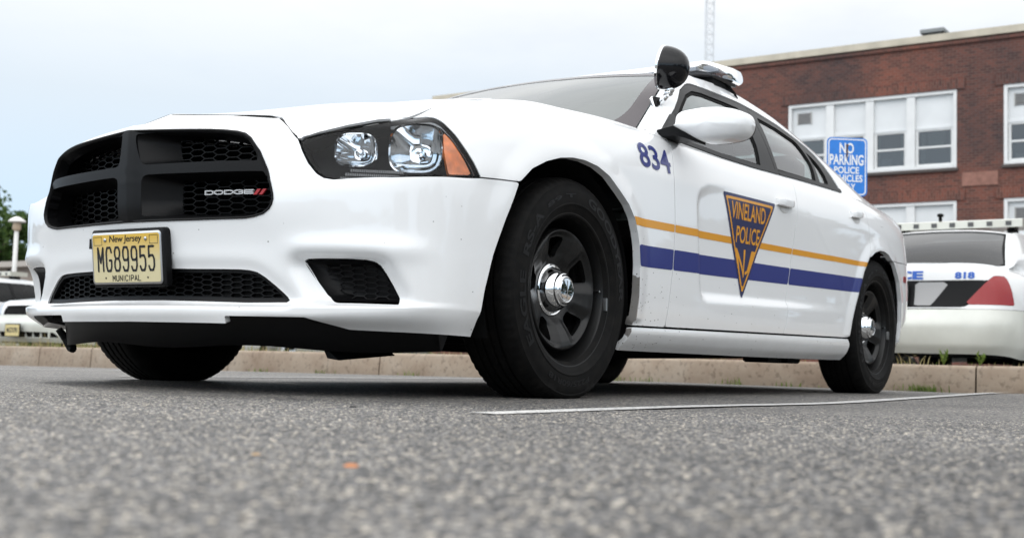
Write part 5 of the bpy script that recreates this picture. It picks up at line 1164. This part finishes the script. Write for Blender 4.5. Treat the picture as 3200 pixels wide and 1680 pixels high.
def cruiser(name,label,loc,rz,num=None,plate=None):
    root=thing(name,label,'police car',loc,rz,'white police saloons parked behind the kerb')
    T=tensor(sedan_net(),.03,.025); n=normals(T); x,y,z=T[...,0],T[...,1],T[...,2]
    def add(nm,f,m,off=0,par=root,fl=.01,P=T,NN=None,sides=(1,-1)):
        r=None; NN=n if NN is None else NN
        for s in sides:
            V,nn,F=clip(P+NN*off,NN,f)
            if not F: continue
            if fl: V,nn,F=flanged(V,nn,F,fl)
            if s<0: V=V*[1,-1,1]; nn=nn*[1,-1,1]; F=[p[::-1] for p in F]
            r=mesh_obj(nm,V,F,m,par,nn,rel=True); 
        return r
    arf=.385-np.hypot(x-1.72,z-.34); arr=.385-np.hypot(x+1.20,z-.34)
    rear=x<-2.30
    # band of trim across the tail between the lamps; lamps are slanted
    tail=sdf([(.60,.665),(.99,.665),(.95,.80),(.875,.885),(.80,.90),(.72,.87)],np.where(rear,y+.0,0)+0,z); tail=np.where(rear|((x<-2.1)),sdf([(-2.9,.655),(-2.36,.655),(-2.40,.80),(-2.47,.885),(-2.9,.90)],x,z),-1)
    lamp=mn(np.where(x<-2.2,1.,-1.),y-np.interp(z,[.66,.90],[.575,.78]),z-.665,.895-z,(-2.385-x)*1.0+.0)
    band=mn(np.where(x<-2.45,1.,-1.),np.interp(z,[.645,.90],[.575,.78])-y,z-.645,.855-z)
    bumpz=.628; bump=mn(bumpz-z,np.where((x<-1.6)|(x>2.1),1.,-1.),-arr,-arf)
    hood_=mn(z-.62,np.where(x>2.3,1.,-1.),-(sdf([(-.1,.63),(.40,.63),(.38,.755),(-.1,.76)],y,z)),-sdf([(.47,.63),(.80,.63),(.80,.79),(.48,.775)],np.minimum(y,.84),z))
    side=mn(-arf,-arr,np.where(x>2.3,-1.,1.),np.where(x<-1.6,z-bumpz-.003,1.),np.where(x>2.1,z-bumpz-.003,1.),-lamp-.002,-band-.002)
    add('body',np.maximum(side,mn(hood_,z-bumpz-.002)),PAINT2)
    for ends in (np.where(x>0,1.,-1.),np.where(x<0,1.,-1.)): add('bumper',mn(bump,ends,np.where(x>0,-sdf([(-.1,.33),(.72,.33),(.66,.40),(-.1,.41)],y,z),1.)),BUMPW)
    add('tail_lamp',lamp,REDL,0,root,.01); add('tail_trim',band,SATIN,-.004)
    rv=mn(band-.012,y-.20,np.interp(z,[.66,.85],[.33,.47])-y); add('reverse_lamp',rv,prin('reverse_lens',(.30,.30,.30),.3,coat=.3),.001,root,0)
    grl=mn(sdf([(-.1,.635),(.395,.635),(.375,.75),(-.1,.755)],y,z),np.where(x>2,1.,-1.)); gl=add('grille',grl,MATTE,-.012,root,0); add('grille_rim',mn(grl,.012-grl),SATIN,.004)
    hd=mn(sdf([(.475,.635),(.80,.635),(.80,.785),(.485,.77)],np.minimum(y,.845),z),np.where(x>2.2,1.,-1.)); add('headlight',hd,prin('lamp_clear',(.55,.56,.57),.1,.6,coat=1),-.002)
    lo_=mn(sdf([(-.1,.33),(.72,.33),(.66,.40),(-.1,.41)],y,z),np.where(x>2,1.,-1.)); add('lower_grille',lo_,MATTE,-.03,root,0)
    b=MB()
    for q in np.linspace(-.60,.60,9): b.box((2.645-.09*q*q,q,.37),(.02,.016,.09))
    b.done('grille_bar',BUMPW,root,rel=True)
    if plate is not None:
        for px,sg in ((2.745,1),(-2.655,-1)):
            b=MB(); b.box((px,0 if sg>0 else 0,.42 if sg>0 else .755),(.012,.325,.175),0,bev=.004); po=b.done('license_plate',SATIN,root,rel=True)
            b=MB(); b.box((px+sg*.006,0,.42 if sg>0 else .755),(.006,.300,.148)); b.done('plate_face',PLY2,po,rel=True)
            V,F=text2d('MG73781' if sg>0 else 'MG81818',.07,.8,.03); V=fit(V,.24); V=V-[.12,.035]
            mesh_obj('plate_lettering',np.stack([np.full(len(V),px+sg*.0095),sg*V[:,0],V[:,1]+(.42 if sg>0 else .755)],1),F,PLINK,po,smooth=False,rel=True)
        b=MB(); b.lathe([(.0001,.045),(.035,.03),(.05,0)],20,'x',(2.66,.27,.69)); b.done('grille_light',CHROME,root,smooth=True,rel=True)
    # bonnet, deck
    def top(sts):
        Cn=[]
        for xx,yy,zs,zc in sts: Cn.append([(xx,yy*t,zs+(zc-zs)*(1-t*t)) for t in (1,.85,.5,.2,0,-.2,-.5,-.85,-1)])
        P=tensor(np.array(Cn),.06,.06); return P,normals(P)
    P,nn=top([(2.43,.45,.832,.84),(2.36,.64,.835,.855),(2.22,.70,.846,.875),(2.0,.73,.872,.90),(1.6,.74,.908,.945),(1.2,.745,.941,.975),(.85,.75,.964,.99)]); add('hood',np.ones(P.shape[:2]),PAINT2,0,root,.01,P,nn,(1,))
    P,nn=top([(-1.75,.80,.975,.985),(-2.0,.785,.982,1.0),(-2.2,.76,.986,1.008),(-2.36,.715,.990,1.010),(-2.49,.62,.994,1.008),(-2.535,.42,.998,1.005),(-2.545,.2,1.0,1.004)]); add('trunk_lid',np.ones(P.shape[:2]),PAINT2,0,root,.01,P,nn,(1,))
    # greenhouse
    be=np.array([(.95,.80,.95),(.5,.90,.945),(-.2,.905,.945),(-.8,.90,.948),(-1.3,.875,.96),(-1.75,.81,.975),(-2.0,.77,.985)]); ra=np.array([(.80,.72,.98),(.25,.655,1.25),(-.05,.62,1.385),(-.6,.61,1.415),(-1.05,.60,1.375),(-1.55,.70,1.18),(-1.95,.80,1.0)])
    rows=[]
    for f,q in ((0,0),(.35,1),(.7,.8),(1,0)): rows.append(be+(ra-be)*f+np.array([0,.022,.012])*q)
    P=tensor(np.stack(rows,1),.03,.03); nn=normals(P); px,pz=P[...,0],P[...,2]
    win=sdf([(.62,.985),(-.95,.985),(-1.30,1.0),(-1.20,1.14),(-.95,1.30),(-.75,1.345),(-.05,1.345),(.18,1.21)],px,pz); bp_=.030-np.abs(px+.30)
    gls=mn(win-.012,-bp_); add('roof_pillar',-win,PAINT2,0,root,.01,P,nn); add('window_frame',mn(win,-gls),SATIN,-.003,root,.006,P,nn); add('window',gls,GLASS2,-.008,root,0,P,nn)
    def cross(i0,i1,ctr,bow):
        t=np.linspace(i0,i1,len(ctr)); Rr=cspline(np.arange(len(ra)),ra,t); Cn=[]
        for r,cc in zip(Rr,np.array(ctr,float)):
            Cn.append([np.array([(r[0]+(cc[0]-r[0])*(1-abs(s)**bow)),r[1]*s,r[2]+(cc[2]-r[2])*(1-abs(s)**bow)]) for s in (1,.92,.75,.4,0,-.4,-.75,-.92,-1)])
        P=tensor(np.array(Cn),.05,.05); return P,normals(P)
    P,nn=cross(2,4,[(.02,0,1.425),(-.5,0,1.465),(-1.02,0,1.43)],2.6); add('roof',np.ones(P.shape[:2]),PAINT2,0,root,.012,P,nn,(1,))
    P,nn=cross(.1,2,[(1.02,0,.99),(.45,0,1.26),(.02,0,1.425)],2.2); e_=np.abs(P[:,0,1])[:,None]-np.abs(P[...,1]); add('windshield',e_-.02,GLASS2,0,root,0,P,nn,(1,)); add('pillar',.022-e_,PAINT2,.001,root,.006,P,nn,(1,))
    P,nn=cross(4,6,[(-1.02,0,1.43),(-1.62,0,1.20),(-2.0,0,1.0)],2.6); e_=np.abs(P[:,0,1])[:,None]-np.abs(P[...,1]); wv=np.linspace(0,1,P.shape[0])[:,None]*.8
    e2=mn(e_-.055,wv-.045,.775-wv+0*e_); add('rear_window',e2,GLASS2,-.004,root,0,P,nn,(1,)); add('window_rim',mn(e2+.012,.012-e2),GASKET,.002,root,.004,P,nn,(1,)); add('rear_surround',-e2,PAINT2,0,root,.01,P,nn,(1,))
    # inside and underneath
    b=MB(); b.box((-.5,0,.55),(3.6,1.7,.5)); b.box((2.4,0,.5),(.2,1.2,.5)); b.box((-2.40,0,.45),(.2,1.4,.3)); b.done('underbody',INNER,root,rel=True)
    b=MB()
    for sx_ in (-.15,): 
        for sy_ in (.38,-.38): b.box((sx_,sy_,.98),(.14,.5,.55),bev=.05); b.box((sx_-.02,sy_,1.27),(.09,.26,.13),bev=.03)
    b.box((-1.05,0,.93),(.16,1.3,.42),bev=.05); b.box((-1.75,0,1.0),(.6,1.3,.03)); b.done('seats',INTER,root,rel=True)
    for wx,k in ((1.72,1),(-1.20,1)):
        for s in (1,-1):
            b=MB(); b.lathe([(.20,-.09),(.30,-.105),(.332,-.08),(.335,0),(.332,.08),(.30,.105),(.215,.10),(.205,.085)],48); tz=b.done('wheel',RUB,root,angle=40,rel=True); tz.location=(wx,s*.80,.335); tz.rotation_euler=(0,0,0 if s>0 else math.pi)
            b=MB(); b.lathe([(.212,.095),(.19,.05),(.10,.07),(.09,.085),(.05,.10),(.0001,.105)],40); b.done('rim',ALU,tz,angle=40,rel=True)
    # roof light bar with lamp windows
    b=MB(); b.loft([[(-.35,s*.62,1.480),(-.35,s*.62,1.548),(-.37,s*.62,1.556),(-.68,s*.62,1.556),(-.70,s*.62,1.548),(-.70,s*.62,1.480)] for s in (-1,1)]); lo2=b.done('light_bar',prin('bar_lens',(.55,.54,.47),.25,coat=1),root,angle=30,rel=True)
    b=MB()
    for q in np.linspace(-.5,.5,7): b.box((-.702,q,1.515),(.008,.05,.04)); b.box((-.348,q,1.515),(.008,.05,.04))
    b.done('lamp_gap',prin('lamp_dark',(.07,.07,.07),.5),lo2,rel=True); b=MB()
    for s in (-.5,.5): b.box((-.52,s,1.45),(.2,.06,.05))
    b.done('mount_foot',MATTE,lo2,rel=True); b=MB(); b.lathe([(.016,-.0),(.016,.05),(.03,.052),(.03,.075),(.0001,.085)],16,'z',(-.66,.12,1.552)); b.done('camera_knob',MATTE,lo2,angle=40,rel=True)
    if num:
        def onback(txt,h,wd,yc,zc):
            V,F=text2d(txt,h,1,.045); V=fit(V,wd); yv=yc-(V[:,0]-wd/2)*-1; zv=zc+V[:,1]-h/2
            # tail skin: column interpolation
            yy=np.abs(yv); xv=[]
            for a,c_ in zip(yy,zv):
                d=[(np.interp(c_,T[i,:,2],T[i,:,1]),np.interp(c_,T[i,:,2],T[i,:,0])) for i in range(T.shape[0]-60,T.shape[0])]; d=sorted(d); xv.append(np.interp(a,[q[0] for q in d],[q[1] for q in d]))
            return np.stack([np.array(xv)-.003,-yv if False else -(-yv),zv],1),F
        for txt,h,wd,yc,zc in ((num,.055,.148,-.575,.895),('POLICE',.07,.56,.02,.90)):
            V,F=text2d(txt,h,1,.05); V=fit(V,wd); yv=yc+wd/2-V[:,0]; zv=zc+V[:,1]-h/2; xv=[]
            i0=T.shape[0]-70
            for a,c_ in zip(np.abs(yv),zv):
                d=sorted((float(np.interp(c_,T[i,:,2],T[i,:,1])),float(np.interp(c_,T[i,:,2],T[i,:,0]))) for i in range(i0,T.shape[0])); xv.append(np.interp(a,[q[0] for q in d],[q[1] for q in d]))
            mesh_obj('unit_number' if txt==num else 'lettering',np.stack([np.array(xv)-.004,yv,zv],1),F,BLUE2,root,smooth=False,rel=True)
    return root
PAINT2=prin('white_paint_parked',(.70,.71,.71),.4,coat=1,noise=(3,.04)); BUMPW=prin('white_bumper',(.60,.61,.56),.42,coat=.5,noise=(4,.08)); GLASS2=glassy('tinted_glass',(.22,.25,.25),1.36); PLY2=prin('plate_pale',(.62,.52,.25),.5); BLUE2=prin('blue_letter',(.02,.10,.42),.4)
cruiser('police_car','white police saloon seen from behind, with 818 on its trunk',(-6.42-2.72,-.08,-.01),math.pi,'818',1)
cruiser('police_car','white police saloon facing the kerb with black grille and yellow plate',(-6.42-2.72,-11.62,-.085),0,None,1)
cruiser('police_car','white saloon roof and side windows behind the left nose-in police car',(-9.3,-17.3,-.10),R(2),None,1)
# ---------------------------------------------------------------- sign
SIGNB=prin('sign_blue',(.022,.19,.62),.42,noise=(14,.10)); SIGNW=prin('sign_white',(.80,.80,.78),.45)
sx0,sy0=-5.86,-.245; sg_=thing('parking_sign','blue and white metal NO PARKING POLICE VEHICLES ONLY sign on a post','sign',(sx0,sy0,.12))
yaw=R(38); fr=np.array([math.cos(yaw),math.sin(yaw),0]); rt_=np.array([-fr[1],fr[0],0]); UP=np.array([0,0,1.])
SC=np.array([sx0,sy0+.035,1.682]); SW,SH=.318,.452
def sp_(V,off): V=np.atleast_2d(V); return SC+V[:,:1]*rt_+V[:,1:2]*UP+fr*off
b=MB(); o=rrect(SW,SH,.036,6); b.loft([sp_(o,-.003),sp_(o,.0)]); pnl=b.done('sign_panel',SIGNB,sg_)
b=MB(); o1=rrect(SW-.020,SH-.020,.030,6); o2=rrect(SW-.036,SH-.036,.024,6); n=len(o1); b.add(np.concatenate([sp_(o1,.001),sp_(o2,.001)]),[(k,(k+1)%n,n+(k+1)%n,n+k) for k in range(n)]); b.done('sign_border',SIGNW,pnl)
for txt,zz,h,wd in (('NO',.103,.082,.112),('PARKING',.012,.083,.266),('POLICE',-.053,.053,.196),('VEHICLES',-.117,.054,.252),('ONLY',-.184,.054,.140)):
    V,F=text2d(txt,h,1,.022); V=fit(V,wd); V=V-[wd/2,0]+[-.004,zz]; mesh_obj('sign_lettering',sp_(V,.0014),F,SIGNW,pnl,smooth=False)
b=MB(); a=np.array([(.010*math.cos(q*math.pi/5),.165+.010*math.sin(q*math.pi/5)) for q in range(10)]); b.loft([sp_(a,.0005),sp_(a,.006)]); a2=np.array([(-.006,.16),(-.008,.085),(.002,.04),(.006,.10),(.006,.16)]); b.add(sp_(a2,.0019),[(0,1,2,3,4)]); b.done('rusty_bolt',prin('rust',(.10,.055,.03),.85),pnl)
b=MB(); b.box(SC+np.array([0,0,-.82])-fr*.022,(.045,.03,1.9),0,rot=np.array([rt_,fr,UP]).T); b.done('sign_post',prin('galvanised',(.30,.31,.31),.5,.7),sg_)
S3=SC+np.array([0,0,-.36]); 
b=MB(); o=rrect(.30,.20,.03,5); b.loft([S3+o[:,:1]*rt_+o[:,1:2]*UP-fr*.002,S3+o[:,:1]*rt_+o[:,1:2]*UP+fr*.001]); p2=b.done('lower_sign_panel',prin('lower_blue',(.03,.08,.35),.45),sg_)
b=MB(); o=rrect(.27,.03,.01,4)+[0,.06]; b.add(S3+o[:,:1]*rt_+o[:,1:2]*UP+fr*.002,[tuple(range(len(o)))]); b.done('orange_band',prin('orange_band',(.75,.32,.05),.5),p2)
# ---------------------------------------------------------------- brick building
def brick(name,scale=1,sold=False):
    m,t,out=mat(name); l=t.links.new; b=N(t,'ShaderNodeBsdfPrincipled'); tc=N(t,'ShaderNodeNewGeometry'); s=N(t,'ShaderNodeSeparateXYZ'); l(tc.outputs['Position'],s.inputs[0])
    ad=N(t,'ShaderNodeMath',operation='ADD'); l(s.outputs[0],ad.inputs[0]); l(s.outputs[1],ad.inputs[1])
    c=N(t,'ShaderNodeCombineXYZ'); l(ad.outputs[0],c.inputs[1 if sold else 0]); l(s.outputs[2],c.inputs[0 if sold else 1])
    k=N(t,'ShaderNodeTexBrick'); k.inputs['Scale'].default_value=1; k.inputs['Brick Width'].default_value=.225; k.inputs['Row Height'].default_value=.082; k.inputs['Mortar Size'].default_value=.011; k.inputs['Mortar Smooth'].default_value=.3; k.inputs['Bias'].default_value=.0
    k.inputs['Color1'].default_value=(.118,.050,.038,1); k.inputs['Color2'].default_value=(.058,.031,.027,1); k.inputs['Mortar'].default_value=(.11,.085,.075,1)
    l(c.outputs[0],k.inputs['Vector'])
    n=N(t,'ShaderNodeTexNoise'); n.inputs['Scale'].default_value=.42; n.inputs['Detail'].default_value=6; n.inputs['Roughness'].default_value=.62; l(tc.outputs['Position'],n.inputs['Vector'])
    r=N(t,'ShaderNodeMapRange'); r.inputs[1].default_value=.32; r.inputs[2].default_value=.70; r.inputs[3].default_value=0; r.inputs[4].default_value=1; l(n.outputs['Fac'],r.inputs[0])
    q=N(t,'ShaderNodeMix',data_type='RGBA'); q.inputs[6].default_value=(.74,.80,.88,1); q.inputs[7].default_value=(1.95,1.35,1.10,1); l(r.outputs[0],q.inputs[0])
    mx=N(t,'ShaderNodeMix',data_type='RGBA',blend_type='MULTIPLY'); mx.inputs[0].default_value=1; l(k.outputs[0],mx.inputs[6]); l(q.outputs[2],mx.inputs[7]); l(mx.outputs[2],b.inputs['Base Color']); b.inputs['Roughness'].default_value=.9
    bp=N(t,'ShaderNodeBump'); bp.inputs['Strength'].default_value=.5; bp.inputs['Distance'].default_value=.01; bp.invert=True; l(k.outputs[1],bp.inputs['Height']); l(bp.outputs[0],b.inputs['Normal']); l(b.outputs[0],out.inputs[0]); return m
BRICK=brick('brick_wall'); SOLD=brick('brick_soldier',1,True)
TRIM=prin('white_trim',(.70,.70,.69),.5,noise=(2,.05)); PANEL=prin('white_panel',(.68,.69,.69),.55,noise=(1.2,.05)); STONE=prin('coping_stone',(.50,.45,.36),.8,noise=(2,.15)); SHADE=prin('window_blind',(.50,.56,.46),.7); WGL=glassy('building_glass',(.45,.47,.48),1.8); ROOM=prin('room_dark',(.09,.09,.095),.9)
DSILL=prin('dark_sill',(.09,.075,.07),.85); BX=-35.0; bl=thing('brick_building','long two storey red brick building with white window banks, behind the cars at right','building',(BX,-12,0))
yl_,yr_=-27.0,3.0; ztop=10.42
banks=[(-12.16,-6.74),(-5.36,.06)]; lev=[(6.43,8.86),(2.98,5.41)]
# wall with openings, built as strips
b=MB()
def wallbox(y0,y1,z0,z1): b.box((BX-.2,(y0+y1)/2,(z0+z1)/2),(.4,y1-y0,z1-z0))
ysp=[yl_]+[v for bk_ in banks for v in bk_]+[yr_]
for k in range(0,len(ysp),2): wallbox(ysp[k],ysp[k+1],0,ztop)
for y0,y1 in banks:
    wallbox(y0,y1,0,lev[1][0]); wallbox(y0,y1,lev[1][1],lev[0][0]); wallbox(y0,y1,lev[0][1],ztop)
b.box((BX-8,yl_+.2,ztop/2),(15.2,.4,ztop))
bw=b.done('wall',BRICK,bl)
b=MB(); b.box((BX+.0-.2,(yl_+yr_)/2,ztop+.11),(.62,yr_-yl_+.3,.22)); b.box((BX-8,yl_+.1,ztop+.11),(15,.6,.22)); b.done('coping',STONE,bl)
b=MB(); b.box((BX+.03,(yl_+yr_)/2,ztop-.10),(.08,yr_-yl_,.10)); b.done('corbel_course',SOLD,bl)
b=MB()
for y0,y1 in banks:
    for z0,z1 in lev: b.box((BX+.012,(y0+y1)/2,z1+.17),(.05,y1-y0+.5,.33)); b.done('soldier_course',SOLD,bl); b=MB()
b=MB()
for y0,y1 in banks:
    for z0,z1 in lev: b.box((BX+.03,(y0+y1)/2,z0-.05),(.14,y1-y0+.1,.09)); b.done('window_sill',DSILL,bl); b=MB()
b=MB(); b.box((BX+.01,-6.05,6.05),(.05,1.05,.42)); b.done('stone_patch',prin('patch_brick',(.26,.13,.10),.9,noise=(6,.2)),bl)
b=MB(); b.box((BX-.9,-10,5),(.05,40,10)); b.done('room_back',ROOM,bl)
for bi,(y0,y1) in enumerate(banks):
    for li,(z0,z1) in enumerate(lev):
        b=MB(); fw=.10
        b.box((BX-.06,y0+fw/2,(z0+z1)/2),(.12,fw,z1-z0)); b.box((BX-.06,y1-fw/2,(z0+z1)/2),(.12,fw,z1-z0)); b.box((BX-.06,(y0+y1)/2,z1-fw/2),(.12,y1-y0-2*fw-.004,fw)); b.box((BX-.05,(y0+y1)/2,z0+fw/2),(.15,y1-y0-2*fw-.004,fw))
        wds=(y1-y0-2*fw)/4; 
        for k in (1,2,3): b.box((BX-.075,y0+fw+wds*k,(z0+z1)/2),(.10,.26,z1-z0-2*fw-.004))
        wf=b.done('window_bank',TRIM,bl)
        for k in range(4):
            a=y0+fw+wds*k+(.13 if k else 0); e=y0+fw+wds*(k+1)-(.13 if k<3 else 0); zm=z0+fw+(z1-z0)*.485
            b=MB(); b.box((BX-.15,(a+e)/2,(zm+z1-fw)/2),(.05,e-a-.004,z1-fw-zm-.004)); b.box((BX-.11,(a+e)/2,zm+.03),(.06,e-a-.004,.07)); pn_=b.done('infill_panel',PANEL,wf)
            zs=(z0+fw+zm)/2
            b=MB()
            for yy in (a+.05,e-.05): b.box((BX-.13,yy,zs),(.06,.075,zm-z0-fw-.01))
            for zz in (z0+fw+.05,zs+.02,zm-.03): b.box((BX-.13,(a+e)/2,zz),(.055,e-a-.18,.06))
            ss=b.done('sash',TRIM,wf)
            b=MB(); b.box((BX-.15,(a+e)/2,zs),(.008,e-a-.16,zm-z0-fw-.05)); b.done('pane',WGL,ss)
            if k==0:
                b=MB(); b.box((BX-.117,a+.42,z1-fw-.36),(.02,.44,.36)); v=b.done('vent',prin('vent_dark',(.07,.07,.08),.7),wf)
                b=MB(); 
                for q in range(5): b.box((BX-.10,a+.42,z1-fw-.50+q*.07),(.03,.42,.022))
                for yy in (-.225,.225): b.box((BX-.10,a+.42+yy,z1-fw-.36),(.04,.03,.40))
                b.done('louvre',prin('louvre_grey',(.40,.39,.37),.6),v)
            # blinds and things on the sill inside
            if li==0:
                b=MB()
                if bi==0 and k in(0,1): b.box((BX-.20,(a+e)/2,zs+.17),(.01,e-a-.14,(zm-z0-fw)*.66))
                elif bi==0 and k==3: 
                    b.box((BX-.20,a+.62,zs+.30),(.01,.5,.5)); b.box((BX-.20,e-.11,zs),(.01,.10,1.0)); b.box((BX-.20,a+.22,zs),(.01,.10,1.0))
                elif bi==0 and k==2: b.box((BX-.20,a+.12,zs-.0),(.01,.10,1.0)); b.box((BX-.20,e-.14,zs+.1),(.01,.14,.9)); b.box((BX-.25,a+.35,z0+.28),(.1,.3,.3))
                else: b.box((BX-.22,a+.4,z0+.25),(.1,.4,.2))
                b.done('blind',SHADE,wf)
b=MB(); b.box((BX-3,-8.15,ztop+.55),(1.0,.62,.95),0,bev=.1); b.box((BX-3,-8.15,ztop+1.06),(1.2,.78,.12)); u_=b.done('rooftop_unit',prin('roof_unit_grey',(.22,.23,.23),.6),bl)
b=MB(); b.box((BX-3,-10.35,ztop+.45),(1.0,.6,.9),0,bev=.1); b.done('rooftop_unit',prin('roof_unit_dark',(.06,.07,.06),.7),bl)
b=MB(); b.box((BX-3.0,-5.1,ztop+.3),(.7,.55,1.1)); b.done('chimney',BRICK,bl)
b=MB(); b.lathe([(.06,0),(.06,.55),(.14,.58),(.14,.80),(.0001,.85)],14,'z',(BX-2.0,-22.05,ztop)); b.done('vent_pipe',prin('pipe_grey',(.3,.3,.3),.6),bl)
# ---------------------------------------------------------------- lattice mast
ms=thing('radio_mast','tall pale lattice radio mast rising behind the brick building','mast',(-60,-26.9,0))
b=MB(); c3=[(.30,0),(-.15,.26),(-.15,-.26)]; 
for x,y_ in c3: b.tube([(-60+x,-26.9+y_,0),(-60+x,-26.9+y_,30)],.045,6)
b.done('mast_leg',prin('mast_metal',(.62,.63,.64),.5),ms); b=MB(); z=0.
k=0
while z<29.4:
    for q in range(3):
        p0,p1=c3[q],c3[(q+1)%3]
        b.tube([(-60+p0[0],-26.9+p0[1],z),(-60+p1[0],-26.9+p1[1],z+.6)],.020,4,cap=False); b.tube([(-60+p0[0],-26.9+p0[1],z),(-60+p1[0],-26.9+p1[1],z)],.018,4,cap=False)
    z+=.6
b.done('mast_bracing',MATS['mast_metal'],ms)
# ---------------------------------------------------------------- far left: lamp post, low building, trees
PX,PY=-14.0,-23.1
lp_=thing('lamp_post','slim white lamp post with a mushroom cap, at the left edge of the photo','street lamp',(PX,PY,-.2))
WP=prin('lamp_white',(.68,.67,.64),.5)
b=MB(); b.tube([(PX,PY,-.3),(PX,PY,1.5),(PX,PY,2.93)],[.062,.055,.048],14); b.done('pole',WP,lp_,smooth=True)
b=MB(); b.lathe([(.055,2.86),(.085,2.89),(.10,2.93),(.085,3.08)],24,'z',(PX,PY,0)); b.done('lantern',prin('lantern_glass',(.50,.38,.27),.4),lp_,smooth=True)
b=MB(); b.lathe([(.06,3.06),(.20,3.075),(.205,3.09),(.14,3.15),(.06,3.195),(.0001,3.205)],28,'z',(PX,PY,0)); b.done('cap',WP,lp_,angle=40)
sb=thing('low_building','low grey brown flat roofed building behind the lamp post at left','building',(-25,-42,0))
b=MB(); b.box((-30,-44,1.45),(8,20,3.7)); b.done('wall',prin('stucco_taupe',(.30,.25,.21),.9,noise=(.7,.12)),sb); b=MB(); b.box((-29.9,-43.9,3.40),(8.6,20.6,.22)); b.done('roof_edge',prin('fascia',(.42,.38,.34),.8),sb)
def tree(name,label,at,h,cr,seed,group,nl=9000,leaf=.17,base=.35):
    q=np.random.default_rng(seed); root=thing(name,label,'tree',at,0,group); b=MB(); at=np.array(at,float)
    b.tube([at,at+[.1,.05,h*.3],at+[-.05,.1,h*.62],at+[.1,0,h*.85]],[cr*.085,cr*.065,cr*.04,cr*.015],9)
    cl=[]
    for k in range(26):
        a=q.uniform(0,6.28); zz=h*q.uniform(base,1.0); rad=cr*math.sqrt(max(.05,1-((zz/h-base-.25)/(1.02-base-.2))**2))*q.uniform(.25,1.0); c=at+[math.cos(a)*rad,math.sin(a)*rad,zz]; cl.append((c,cr*q.uniform(.22,.42)))
        s0=at+[0,0,min(zz*.75,h*.6)]; b.tube([s0,(s0+c)/2+[0,0,.1*h*q.uniform(-.3,.5)],c],[cr*.03,cr*.018,cr*.006],5,cap=False)
    b.done('trunk',prin('bark',(.09,.07,.055),.95) if 'bark' not in MATS else MATS['bark'],root,smooth=True)
    k=q.integers(0,len(cl),nl); C_=np.array([cl[i][0] for i in k]); r_=np.array([cl[i][1] for i in k]); d=q.normal(size=(nl,3)); d/=np.linalg.norm(d,axis=1,keepdims=True); p=C_+d*(r_*q.uniform(.25,1.05,nl)**.6)[:,None]*np.array([1,1,.8])
    nrm=q.normal(size=(nl,3))+d*.6+[0,0,.5]; nrm/=np.linalg.norm(nrm,axis=1,keepdims=True); t1=np.cross(nrm,q.normal(size=(nl,3))); t1/=np.linalg.norm(t1,axis=1,keepdims=True); t2=np.cross(nrm,t1); s=(leaf*q.uniform(.5,1.2,nl))[:,None]
    V=np.stack([p-t1*s,p+t2*s*.5,p+t1*s,p-t2*s*.5],1).reshape(-1,3); F=[(4*i,4*i+1,4*i+2,4*i+3) for i in range(nl)]
    mesh_obj('crown',V,F,LEAF,root,smooth=False)
TG='trees behind the low building at left'
tree('broadleaf_tree','big dark green tree rising highest at the left edge, behind the lamp post',(-38,-64.0,0),8.9,4.6,3,TG,17000,.20,.12)
tree('broadleaf_tree','lower green tree sloping down to the right of the lamp post',(-37,-60.2,0),7.3,3.4,4,TG,12000,.19,.12)
# the far side of the lot behind the camera, which the paint and the chrome mirror

FARLEAF=leafmat('far_leaf',(.022,.032,.018),(.045,.055,.035))
def treeline(name,az0,az1,r0,hm,n,seed):
    q=np.random.default_rng(seed); a=R(az0)+(R(az1)-R(az0))*q.random(n); r=r0*(1+.35*q.random(n)); top=hm*(.62+.25*np.sin(a*9)+.22*np.sin(a*23+1)+.1*np.sin(a*57)); z=top*q.random(n)**.8
    p=np.stack([r*np.cos(a),r*np.sin(a),z],1); d=q.normal(size=(n,3)); d/=np.linalg.norm(d,axis=1,keepdims=True); t1=np.cross(d,q.normal(size=(n,3))); t1/=np.linalg.norm(t1,axis=1,keepdims=True); t2=np.cross(d,t1); s=(1.3*q.uniform(.5,1.3,n))[:,None]
    V=np.stack([p-t1*s,p+t2*s*.7,p+t1*s,p-t2*s*.7],1).reshape(-1,3); tag(mesh_obj(name,V,[(4*i,4*i+1,4*i+2,4*i+3) for i in range(n)],FARLEAF,smooth=False),kind='stuff')
treeline('far_treeline',-112,55,95,8.5,4500,21); treeline('far_treeline',55,176,70,19,7500,22)  # unseen; the second stretch is raised to block sky light from the side

# every separate screw, bar or leg is an object of its own
def split_islands(names):
    for o in [o for o in bpy.data.objects if o.type=='MESH' and o.name.split('.')[0] in names]:
        me=o.data; n=len(me.vertices); par=list(range(n))
        def find(a):
            while par[a]!=a: par[a]=par[par[a]]; a=par[a]
            return a
        for e in me.edges:
            a,b=find(e.vertices[0]),find(e.vertices[1])
            if a!=b: par[a]=b
        g={}
        for p in me.polygons: g.setdefault(find(p.vertices[0]),[]).append(p)
        if len(g)<2: continue
        sm=me.polygons[0].use_smooth; co=[v.co[:] for v in me.vertices]; first=True; mats=list(me.materials)
        for ps in g.values():
            idx={}; V=[];F=[]
            for p in ps:
                f=[]
                for i in p.vertices:
                    if i not in idx: idx[i]=len(V); V.append(co[i])
                    f.append(idx[i])
                F.append(f)
            m=bpy.data.meshes.new(o.name.split('.')[0]); m.from_pydata(V,[],F)
            for t in mats: m.materials.append(t)
            m.polygons.foreach_set('use_smooth',np.full(len(F),sm))
            if first: o.data=m; first=False
            else:
                c=bpy.data.objects.new(o.name.split('.')[0],m); COL.objects.link(c); c.parent=o.parent; c.location=o.location
split_islands({'plate_screw','badge_slash','grille_bar','mast_leg','coping','seats'})
